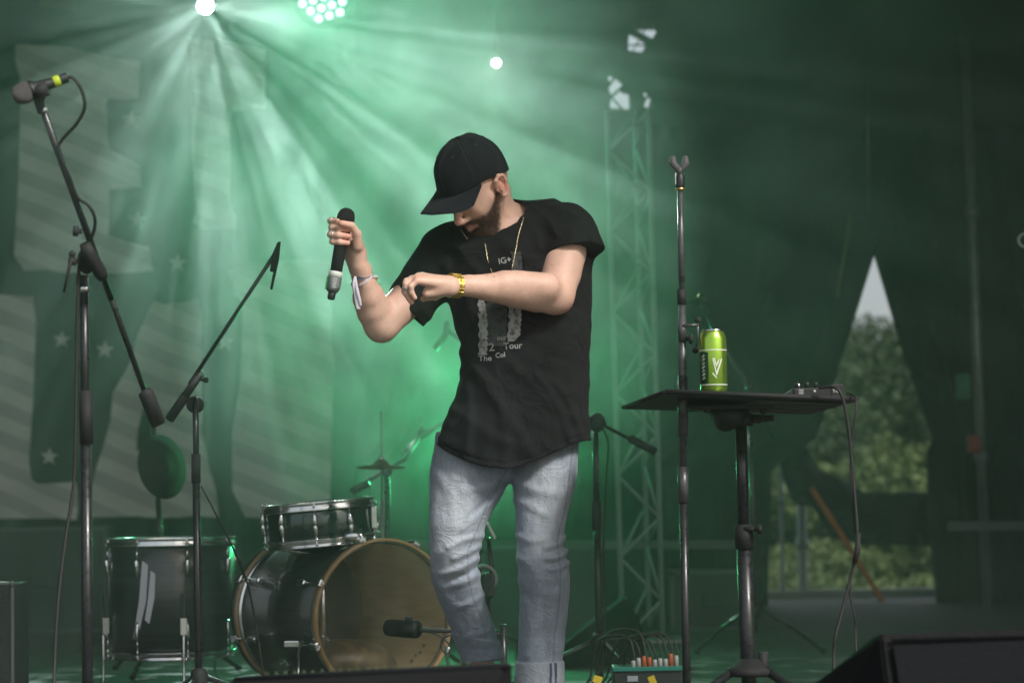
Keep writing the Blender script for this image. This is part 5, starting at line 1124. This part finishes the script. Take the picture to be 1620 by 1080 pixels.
sp0 = P(473, 1015, 7.35); MB().tube([sp0, Vector((sp0.x-.0, sp0.y-.06, .015))], .0055, 8).build('spur', chrome, bd); MB().box(P(462, 1018, 7.35), (.05, .03, .022), None, .004).build('spur_bracket', chrome, bd)
MB().tube([P(704, 1022, 7.3), Vector((P(722, 1060, 7.15).x, 7.15, .015))], .005, 8).build('spur', chrome, bd)
# snare drum on its stand
yS = 7.6; sl, sr = P(419, 860, yS), P(599, 847, yS); axs = Vector((-.075, -.02, 1)).normalized(); cs = (sl+sr)/2; rS = (sr-sl).length/2*.99
sd_ = drum('snare_drum', cs, axs, rS, .112, 'shallow green-black snare drum tilted above the bass drum', 10, mat('snare_shell', (.03, .06, .05), rough=.15, coat=1., metal=.4, vary=.4, vscale=14), lug_len=.05)
MB().box(P(592, 818, yS-.06), (.020, .03, .075), None, .004).build('strainer', chrome, sd_)
MB().ball(P(560, 848, yS-.19), (.034, .012, .018), 16).build('strainer_glint', chrome, sd_)  # chrome blob added for the bright reflection off the strainer
st = thing('snare_stand', (cs.x, cs.y, 0), 'chrome tripod stand under the tilted snare drum', 'drum stand'); tube([cs+Vector((0, 0, -.03)), Vector((cs.x, cs.y, .12))], .012, chrome, 'pole', st)
for k in range(3):
    a = k*math.tau/3+.6; tube([Vector((cs.x, cs.y, .22)), Vector((cs.x+math.cos(a)*.24, cs.y+math.sin(a)*.24, .015))], .008, chrome, 'leg', st, 8); a += .5; tube([cs+Vector((0, 0, -.05)), cs+Vector((math.cos(a)*rS*.95, math.sin(a)*rS*.95, -.022))], .006, chrome, 'basket_arm', st, 8)
# cymbals
cym = mat('cymbal_bronze', (.08, .07, .04), rough=.7, metal=.2, bump=.15, bscale=120, vary=.2, vscale=9); dcym = mat('tarnished_bronze', (.012, .014, .012), rough=.8, metal=.0, vary=.2, vscale=9)
def cymbal(c, ax, r, m, label, standx, name='cymbal', arm=True):
    c = Vector(c); t = thing(name, c, label, 'cymbal'); MB().lathe(c, ax, [(0, .018), (r*.10, .017), (r*.17, .004), (r*.2, .0), (r*.6, -.006), (r, -.016), (r*.995, -.0175), (r*.6, -.008), (r*.2, -.003), (0, .01)], 56).build('plate', m, t); return t
cymbal(P(668, 685, 9.5), (-.58, -.08, .81), .13, cym, 'bronze cymbal blurred in the green smoke behind the drums, beside the man', 0)
t = thing('cymbal_stand', (P(612, 1030, 8.8).x, 8.8, 0), 'dark boom cymbal stand rising behind the snare drum', 'cymbal stand'); b0 = P(612, 752, 8.8); tube([b0, Vector((b0.x, 8.8, .1))], .012, tubem, 'pole', t); tube([P(556, 776, 8.8), P(640, 726, 9.1), P(668, 685, 9.5)], .008, cablem, 'boom_arm', t); tube([P(556, 778, 8.8), P(584, 762, 8.8)], .017, tubem, 'counterweight', t); MB().ball(P(612, 744, 8.8), .024).build('tilter', tubem, t); tripod(t, Vector((b0.x, 8.8, 0)), .2, .009, 3, .1)
tube([P(668, 685, 9.5), P(664, 660, 9.5)], .004, chrome, 'top_rod', t, 8)
t = thing('hi_hat_stand', (P(604, 1030, 8.3).x, 8.3, 0), 'thin chrome hi-hat rod standing up behind the snare drum', 'cymbal stand'); hr = P(604, 790, 8.3); tube([P(603, 650, 8.3), hr], .003, steel, 'rod', t, 8); tube([hr, Vector((hr.x, 8.3, .1))], .009, steel, 'pole', t); MB().lathe(P(603, 735, 8.3), (.02, -.1, 1), [(0, .02), (.02, .018), (.035, .0), (.09, -.008), (.09, -.010), (0, .0)], 48).build('hi_hat_cymbal', cym, t); MB().tube([P(603, 728, 8.3), P(603, 722, 8.3)], .012, 10).build('clutch', chrome, t)
cymbal(P(261, 737, 8.9), (.78, -.60, .14), .128, dcym, 'dark cymbal tipped on edge in front of the banner above the floor tom', 0)
t = thing('cymbal_stand', (P(254, 1020, 8.95).x, 8.95, 0), 'slim stand holding the tipped dark cymbal above the floor tom', 'cymbal stand'); b0 = P(250, 790, 8.95); tube([P(243, 672, 8.95), P(247, 740, 8.95), b0], .008, tubem, 'upper_rod', t); tube([b0, P(254, 850, 8.95), Vector((P(256, 900, 8.95).x, 8.95, .1))], .011, tubem, 'pole', t); MB().ball(P(247, 738, 8.93), .018).build('tilter', tubem, t); tripod(t, Vector((P(256, 900, 8.95).x, 8.95, 0)), .2, .009, 3, .3)
cymbal(P(1108, 470, 9.3), (.05, .12, 1), .075, mat('green_lit_bronze', (.42, .36, .18), rough=.25, metal=1.), 'small splash cymbal glinting green behind the straight microphone stand', 0)
t = thing('cymbal_stand', (P(1205, 1030, 9.3).x, 9.3, 0), 'black boom stand slanting behind the green can up to the small cymbal', 'cymbal stand'); tube([P(1108, 470, 9.3), P(1128, 520, 9.3), P(1185, 612, 9.3), P(1222, 690, 9.3)], [.007, .009, .010, .010], tubem, 'boom_arm', t); pj = P(1186, 612, 9.3); tube([pj, Vector((P(1192, 900, 9.3).x, 9.3, .1))], .012, tubem, 'pole', t); MB().ball(pj, .022).build('tilter', tubem, t); tripod(t, Vector((P(1192, 900, 9.3).x, 9.3, 0)), .2, .009, 3, .3)
# kick microphone and its low stand
t = thing('kick_microphone', P(635, 993, 7.12), 'stubby black bass drum microphone in front of the open drum', 'microphone'); a, b = P(609, 992, 7.16), P(662, 995, 7.10); ax = (b-a).normalized(); L = (b-a).length
MB().lathe(a, ax, [(0, 0), (.014, .001), (.024, .008), (.027, .02), (.027, L*.45), (.024, L*.5)], 24).build('grille', foam, t); MB().lathe(a, ax, [(.0255, L*.47), (.0285, L*.5), (.0285, L*.94), (.024, L), (0, L)], 24).build('body', plastic, t); MB().box(a.lerp(b, .72)+Vector((0, 0, .024)), (.022, .02, .028), None, .004).build('mount', plastic, t)
t = thing('microphone_stand', (P(812, 1060, 7.1).x, 7.1, 0), 'short low stand holding the bass drum microphone from behind the jeans', 'microphone stand'); tube([b, P(672, 996, 7.1), P(720, 998, 7.1), P(795, 1002, 7.1)], [.011, .0075, .0065, .0065], tubem, 'boom', t); pj = P(796, 1002, 7.1); tube([pj+Vector((0, 0, .03)), Vector((pj.x, 7.1, .03))], .011, tubem, 'pole', t); MB().lathe((pj.x, 7.1, 0), (0, 0, 1), [(0, 0), (.11, 0), (.11, .014), (.02, .024), (0, .024)], 28).build('round_base', rubber, t)
cable([P(665, 998, 7.09), P(682, 1000, 7.08), P(700, 1008, 7.08), P(712, 1022, 7.08), P(709, 1033, 7.08), P(700, 1028, 7.08), P(699, 1012, 7.08), P(714, 1004, 7.08), P(730, 1010, 7.08), P(745, 1060, 7.1), P(760, 1090, 7.1)], .0028, 'looped black cable behind the bass drum microphone')
o = MB().tube([P(768, 820, 8.2), P(783, 851, 8.15)], [.0035, .006], 8).build('drumstick', mat('pale_wood', (.75, .75, .70), rough=.4)); tag(o, 'pale drumstick poking up between the legs of the jeans', 'drumstick')
t = thing('drum_pedal', (P(770, 1000, 8.2).x, 8.2, 0), 'chrome and black pedal assembly seen between the legs of the jeans', 'pedal'); tube([P(772, 850, 8.2), P(778, 900, 8.2), P(772, 940, 8.2)], .008, tubem, 'upright', t); MB().ring(P(765, 915, 8.18), (0, 1, 0), .045, .007, 28, 8).build('sprocket', steel, t); MB().box(P(772, 925, 8.18), (.05, .05, .09), None, .01).build('bracket', tubem, t); tube([P(772, 940, 8.2), Vector((P(772, 940, 8.2).x, 8.2, .02))], .01, tubem, 'post', t)
# ------------------------------------------------------------------ wedge monitors and boxes
tolex = mat('speaker_paint', (.006, .007, .008), spec=.3, rough=.7, bump=.5, bscale=260); gril = mat('speaker_grille', (.006, .0075, .010), spec=.25, rough=.7, bump=.6, bscale=420)
def prism_between(loop, off, m, name, parent, bev=.006):
    """loop: world points; off: extrusion vector"""
    b = bmesh.new(); A = [b.verts.new(p) for p in loop]; B = [b.verts.new(Vector(p)+off) for p in loop]; b.faces.new(A); b.faces.new(B[::-1]); n = len(loop)
    for i in range(n): b.faces.new((A[i], B[i], B[(i+1) % n], A[(i+1) % n]))
    bmesh.ops.recalc_face_normals(b, faces=b.faces[:])
    if bev: bmesh.ops.bevel(b, geom=b.edges[:], offset=bev, segments=2, affect='EDGES')
    me = bpy.data.meshes.new(name); b.to_mesh(me); b.free(); me.transform(world_of(parent).inverted()); return link(name, me, m, parent)
def wedge(a_px, b_px, ya, yb, label, depth_dir, h=None, D=.42, slant=.25):
    """back upper ridge from a to b (the side that faces the audience)"""
    a, b = P(*a_px, ya), P(*b_px, yb); t = thing('stage_monitor', ((a.x+b.x)/2, (a.y+b.y)/2, 0), label, 'monitor speaker'); n = Vector(depth_dir).normalized()
    za = a.z; prof = [(0, 0), (0, za), (.06, za+.004), (D, .14), (D, 0)]      # seen from the end: tall back, sloping front towards the band
    loop = [Vector((a.x, a.y, 0))+n*x+Vector((0, 0, z)) for x, z in prof]; off = b-a; off.z = 0; 
    prism_between(loop, off, tolex, 'cabinet', t, .010)
    return t, a, b, n, za
# right wedge: grey back panel towards us, ridge rising to the right
yw = 4.55; a, b = P(1392, 1004, yw), P(1700, 975, yw+.02); t = thing('stage_monitor', (a.x+.2, yw, 0), 'large black wedge monitor speaker at the bottom right corner', 'monitor speaker'); n = Vector((-.14, 1, 0)).normalized()
l = P(1278, 1085, yw+.30)
zr = a.z
loop = [Vector((a.x, a.y, .0)), Vector((a.x+.018, a.y-.0, .0)), a, P(1384, 1003, yw+.035), Vector((l.x, l.y, l.z)), Vector((l.x-.08, l.y+.03, .0))]
loop = [Vector((a.x+.03, a.y-.03, 0)), a, P(1386, 1003, yw+.04), l, Vector((l.x-.06, l.y+.05, 0))]
prism_between(loop, Vector((.62, .0, .012)), tolex, 'cabinet', t, .006)
pa, pb2 = a+Vector((.022, -.006, -.020)), a+Vector((.61, -.006, -.008)); dn = (Vector((a.x+.03, a.y-.03, 0))-a); 
prism_between([pa, pb2, pb2+dn*.9, pa+dn*.9+Vector((.012, 0, 0))], Vector((0, -.008, 0)), gril, 'grille', t, .002)
tube([pa+Vector((0, -.004, .010)), pb2+Vector((0, -.004, .010))], .0035, tolex, 'grille_edge', t, 8)
# left wedge
yw = 4.5; a, b = P(372, 1070, yw), P(806, 1048, yw); t = thing('stage_monitor', ((a.x+b.x)/2, yw, 0), 'low black wedge monitor speaker at the bottom centre left', 'monitor speaker'); off = b-a
d1, d2 = P(348, 1083, yw-.05), None
loop = [Vector((a.x-.03, yw-.05, 0)), Vector((a.x-.025, yw-.04, a.z-.022)), Vector((a.x, yw, a.z)), Vector((a.x+.005, yw+.09, a.z-.005)), Vector((a.x, yw+.38, .12)), Vector((a.x, yw+.38, 0))]
prism_between(loop, off, tolex, 'cabinet', t, .006)
tube([a+Vector((0, -.012, -.004)), b+Vector((0, -.012, -.004))], .0055, gril, 'front_edge', t, 8)
gi = [a.lerp(b, (k+.5)/30)+Vector((0, -.004, .003)) for k in range(30)]
for p in gi[2:26]: MB().ball(p, (.0035, .003, .0022), 6).build('grille_glint', mat('glint_green', (.16, .20, .11), rough=.3, metal=.6), t)  # greenish beads stand in for the row of highlights along the grille top
# wedge further back, behind the stands
t = thing('stage_monitor', P(950, 1040, 8.9), 'dark wedge monitor on the floor beneath the truss tower', 'monitor speaker'); t.location.z = 0
lp = [P(868, 1072, 8.9), P(872, 1034, 8.9), P(990, 945, 8.95), P(1018, 1003, 9.0), P(1022, 1050, 9.0)]; lp = [Vector((p.x, p.y, max(p.z, .0))) for p in lp]
prism_between(lp, Vector((.02, .42, 0)), mat('faded_speaker', (.012, .014, .014), spec=.05, rough=.95, bump=.4, bscale=120), 'cabinet', t, .008)
0 and tube([lp[1]+Vector((0, -.004, 0)), lp[2]+Vector((0, -.01, 0)), lp[3]+Vector((0, -.004, 0))], .003, mat('worn_edge', (.03, .035, .035), rough=.8), 'worn_edge', t, 6)
def crate(x0, y0_, x1, y1, d, dep, m, label, name='flight_case', trim=alu, cat='case'):
    a, b = P(x0, y0_, d), P(x1, y1, d); z0 = 0 if b.z < .25 else b.z; t = thing(name, ((a.x+b.x)/2, d+dep/2, z0), label, cat); cx, cz = (a.x+b.x)/2, (a.z+z0)/2; w_, h2 = b.x-a.x, a.z-z0
    MB().box((cx, d+dep/2, cz), (w_, dep, h2), None, .006).build('panel_box', m, t); k_ = .011 if 'amplifier' in name else .022
    for sx in (-1, 1):
        MB().box((cx+sx*w_/2, d, cz), (k_, k_, h2+.006), None, .003).build('corner_strip', trim, t)
        MB().box((cx, d, cz+sx*h2/2), (w_+k_*.5, k_*.9, k_*.9), None, .003).build('edge_strip', trim, t)
    for sx in (-1, 1):
        for sz in (-1, 1): MB().ball((cx+sx*w_/2, d-.004, cz+sz*h2/2), k_*.9, 10).build('corner_ball', trim, t)
    MB().box((cx, d-.008, cz), (.11, .012, .07), None, .006).build('handle', m, t); return t
fc = mat('case_laminate', (.018, .024, .023), rough=.55, vary=.25, vscale=6); dtrim = mat('dull_trim', (.10, .12, .115), rough=.55, metal=.5)
crate(762, 868, 944, 1010, 10.6, .5, fc, 'black flight case behind the legs of the jeans', trim=dtrim)
crate(1062, 905, 1196, 1002, 11.2, .5, fc, 'black flight case behind the straight microphone stand', trim=dtrim)
crate(-150, 926, 20, 1090, 7.4, .25, mat('amp_vinyl', (.006, .008, .008), rough=.7, bump=.3, bscale=150), 'dark amplifier box with pale edging cut by the left edge of the picture', 'amplifier', mat('pale_piping', (.08, .09, .085), rough=.6), 'amplifier')
crate(-40, 838, 168, 1020, 12.0, .3, fc, 'long dark box in the shadow below the banner at left', 'storage_box', dtrim, 'box')
# stage box with plugs
t = thing('stage_box', (P(1020, 1070, 7.3).x, 7.3, 0), 'green-topped black stage box full of plugs and looping cables', 'stage box'); a, b = P(970, 1056, 7.3), P(1080, 1062, 7.3)
cx = (a.x+b.x)/2; w_ = b.x-a.x; MB().box((cx, 7.38, a.z/2), (w_, .16, a.z), None, .006).build('housing', plastic, t); teal = mat('teal_paint', (.01, .16, .12), rough=.45); MB().box((cx, 7.297, a.z-.004), (w_+.004, .012, .014), None, .002).build('green_edge', teal, t)
MB().box((cx-.05, 7.298, a.z-.035), (.035, .006, .018), None, .002).build('label_strip', mat('grey_label', (.25, .27, .32), rough=.6), t)
orange = mat('orange_plug', (.38, .09, .03), rough=.5); wplug = mat('white_plug', (.34, .36, .35), rough=.4)
for k in range(9):
    x = a.x+w_*(.30+.078*k); m_o = orange if k in (2, 3, 7) else wplug; pl = thing('cable_plug', (x, 7.34, a.z), ('orange' if m_o is orange else 'white')+' plug standing in the top of the green-edged stage box', 'plug', 'plugs in the stage box')
    hh_ = (.020, .028, .034, .030, .022, .026, .024, .040, .034)[k]; MB().lathe((x, 7.34, a.z), (0, 0, 1), [(0, -.01), (.0075, -.01), (.0075, hh_*.7), (.006, hh_), (0, hh_)], 12).build('barrel', m_o, pl)
for k in range(9):
    x = a.x+w_*(.30+.078*k); top_ = a.z+(.020, .028, .034, .030, .022, .026, .024, .040, .034)[k]; rg = random.Random(k); hh_ = .05+rg.uniform(0, .03)
    cable([(x, 7.34, top_-.004), (x+.003, 7.34, top_+.02), (x-.02, 7.36, top_+hh_), (x-.07-rg.uniform(0, .05), 7.40, top_+hh_*.8), (x-.14, 7.44, a.z*.6), (x-.22, 7.46, .01), (x-.35, 7.5, .006)], .0036, 'black cable arching out of plug %d in the stage box' % k)
names_ = ['leftmost black cable looping out of the green-edged stage box', 'second cable from the left looping out of the stage box', 'third cable from the left, above the leftmost orange plug', 'cable above the second orange plug of the stage box', 'middle cable of the nine looping out of the stage box', 'cable just right of the middle one over the stage box',
          'third cable from the right looping out of the stage box', 'cable arching highest, out of the rightmost orange plug', 'rightmost black cable looping out of the green-edged stage box']
for k, o in enumerate([o for o in bpy.data.objects if str(o.get('label', '')).startswith('black cable arching out of plug')]): o['label'] = names_[k]
pls = [o for o in bpy.data.objects if o.name.startswith('cable_plug')]
pn = ['leftmost white plug in the top of the green-edged stage box', 'white plug just left of the two orange ones in the stage box', 'left one of two neighbouring orange plugs in the stage box', 'right one of two neighbouring orange plugs in the stage box', 'first white plug right of the orange pair in the stage box', 'middle one of three white plugs between the orange ones',
      'white plug directly left of the lone orange plug', 'lone tall orange plug near the right end of the stage box', 'rightmost white plug in the top of the green-edged stage box']
for k, o in enumerate(pls): o['label'] = pn[k]
for (x, y, d, rz, lab) in ((945, 1074, 7.2, .3, 'scrap of yellow tape on the floor left of the stage box'), (1032, 1076, 7.22, 1.2, 'strip of yellow tape hanging on the front of the stage box')):
    p = P(x, y, d); o = MB().box((0, 0, 0), (.030, .004, .022), None, .001).build('tape_strip', mat('gaffer_yellow', (.55, .42, .03), rough=.6)); o.location = p if 'front' in lab else Vector((p.x, p.y, max(p.z, .012))); o.rotation_euler = (.2, .3 if rz < 1 else 1.2, rz if rz < 1 else 0); tag(o, lab, 'tape')
# handheld microphone
A, B = q(547, 346, 6.207), q(524.5, 468, 6.195); ax = (B-A).normalized(); mic = thing('microphone', A, 'black handheld wireless microphone gripped in his raised fist', 'microphone'); L = (B-A).length
hs = q(549, 343, 6.207)
MB().lathe(A-ax*.030, ax, [(0, 0), (.010, .0015), (.019, .008), (.0238, .019), (.0248, .028), (.0248, .036), (.0215, .044), (0, .044)], 32).build('grille', foam, mic)
MB().lathe(A, ax, [(.0215, .012), (.0225, .013), (.0225, .019), (.0205, .022), (.0185, .06), (.0165, L*.70), (0, L*.70)], 28).build('body', mat('satin_black', (.022, .024, .026), rough=.30, spec=.6), mic)
MB().lathe(A, ax, [(.0185, L*.69), (.0195, L*.70), (.0195, L*.755), (.0185, L*.757)], 28).build('white_band', white, mic)
tr_ = MB().lathe(A, ax, [(.018, L*.755), (.0195, L*.76), (.0195, L*.90), (.0150, L*.945), (.012, L*.95)], 28).build('transmitter', mat('ribbed_metal', (.22, .25, .25), rough=.4, metal=.7, bump=.6, bscale=260), mic)
MB().lathe(A, ax, [(.0095, L*.945), (.0105, L*.95), (.0105, L*1.03), (.007, L*1.05), (0, L*1.05)], 20).build('antenna', plastic, mic)
gs = (Vector((-1, 0, 0))-ax*Vector((-1, 0, 0)).dot(ax)).normalized(); mm = Matrix((gs, gs.cross(ax)*-1, ax)).transposed(); MB().box(A+ax*L*.84+gs*.0165, (.010, .018, L*.18), mm, .003).build('green_panel', mat('green_glass', (.02, .32, .08), rough=.25), mic)
for k in range(5): MB().box(A+ax*L*(.785+k*.026)+Vector((.004, -.0192, 0)), (.010, .0014, .0016), mm, 0).build('printed_line', white, mic)
# ------------------------------------------------------------------ lamps that are lit, and the smoke
white_glow = glow('white_lamp', (.85, 1., .95), 14); green_glow = glow('green_led', (.55, 1., .80), 2.6); green2 = glow('green_led_low', (.15, 1., .40), 10)
f1, p1, a1 = fixture(325, 10, 11.8, .043, P(560, 520, 7.4), 'small round beam lamp burning white at the top left', white_glow)
f2, p2, a2 = fixture(512, -4, 11.7, .144, P(620, 500, 6.5), 'round lamp of many bright green-white diodes at the top centre', green_glow, 'led_lamp', True, 1.15, .12)
f3, p3, a3 = fixture(785, 100, 11.2, .022, P(800, 600, 6.5), 'tiny round white lamp in the smoke above the cap', white_glow)
f4, p4, a4 = fixture(748, 690, 10.6, .05, P(700, 560, 7.1), 'green lamp shining in the smoke behind the waist of the man', green2, 'floor_lamp')
for o in list(bpy.data.objects):
    if o.parent == f4 and o.name.startswith('hanging_clamp'): bpy.data.objects.remove(o)
MB().tube([p4-a4*.05, Vector((p4.x, p4.y, .03))], .014, 10).build('pole', blackm, f4); MB().box((p4.x, p4.y, .02), (.3, .3, .03), None, .005).build('base', blackm, f4)
spot(p1+a1*.03, P(590, 470, 7.6), 170, (.70, .97, .88), 74, .7, .006, (25, .535, .64, 6.0, 0.37), f1)
spot(p2+a2*.03, P(960, 560, 7.2), 120, (.15, 1, .48), 124, .8, .10, None, f2)
spot(p3+a3*.03, P(800, 600, 6.5), 30, (.8, 1, .9), 60, .8, .03, None, f3)
spot(p4+a4*.03, P(700, 540, 7.2), 42, (.08, 1, .34), 150, .9, .05, None, f4)
def b_smoke(t, b, out):
    t.nodes.remove(b); v = t.nodes.new('ShaderNodeVolumePrincipled'); t.links.new(v.outputs[0], out.inputs['Volume']); v.inputs['Color'].default_value = (.90, .95, .93, 1); v.inputs['Anisotropy'].default_value = .55
    vec = mapping(t, (1, 1, 1), (0, R(25), 0)); n = noise(t, vec, 1.7, 6, 1.4, .62); n2 = mapr(t, n, .41, .68, 0.0, 1.)
    # a bank of smoke behind the performer's shoulder, thinning out towards the sides
    tc = t.nodes.new('ShaderNodeTexCoord'); sub = t.nodes.new('ShaderNodeVectorMath'); sub.operation = 'SUBTRACT'; t.links.new(tc.outputs['Object'], sub.inputs[0]); cS = P(650, 380, 8.8); sub.inputs[1].default_value = cS
    dv = t.nodes.new('ShaderNodeVectorMath'); dv.operation = 'DIVIDE'; t.links.new(sub.outputs[0], dv.inputs[0]); dv.inputs[1].default_value = (1.25, 2.1, 1.3); ln = t.nodes.new('ShaderNodeVectorMath'); ln.operation = 'LENGTH'; t.links.new(dv.outputs[0], ln.inputs[0])
    fall = mapr(t, ln.outputs['Value'], 0, 1, 1, .0); a = t.nodes.new('ShaderNodeMath'); a.operation = 'MULTIPLY'; t.links.new(n2, a.inputs[0]); t.links.new(mapr(t, fall, 0, .8, .045, 1.), a.inputs[1])
    m = t.nodes.new('ShaderNodeMath'); m.operation = 'MULTIPLY_ADD'; t.links.new(a.outputs[0], m.inputs[0]); m.inputs[1].default_value = SMOKE_K; m.inputs[2].default_value = SMOKE_0; t.links.new(m.outputs[0], v.inputs['Density'])
SMOKE_K, SMOKE_0 = .85, .0075
smk = MB().box((0, 7.95, 1.72), (11.2, 6.9, 3.38)).build('smoke', nodemat('stage_smoke', b_smoke)); tag(smk, kind='stuff')
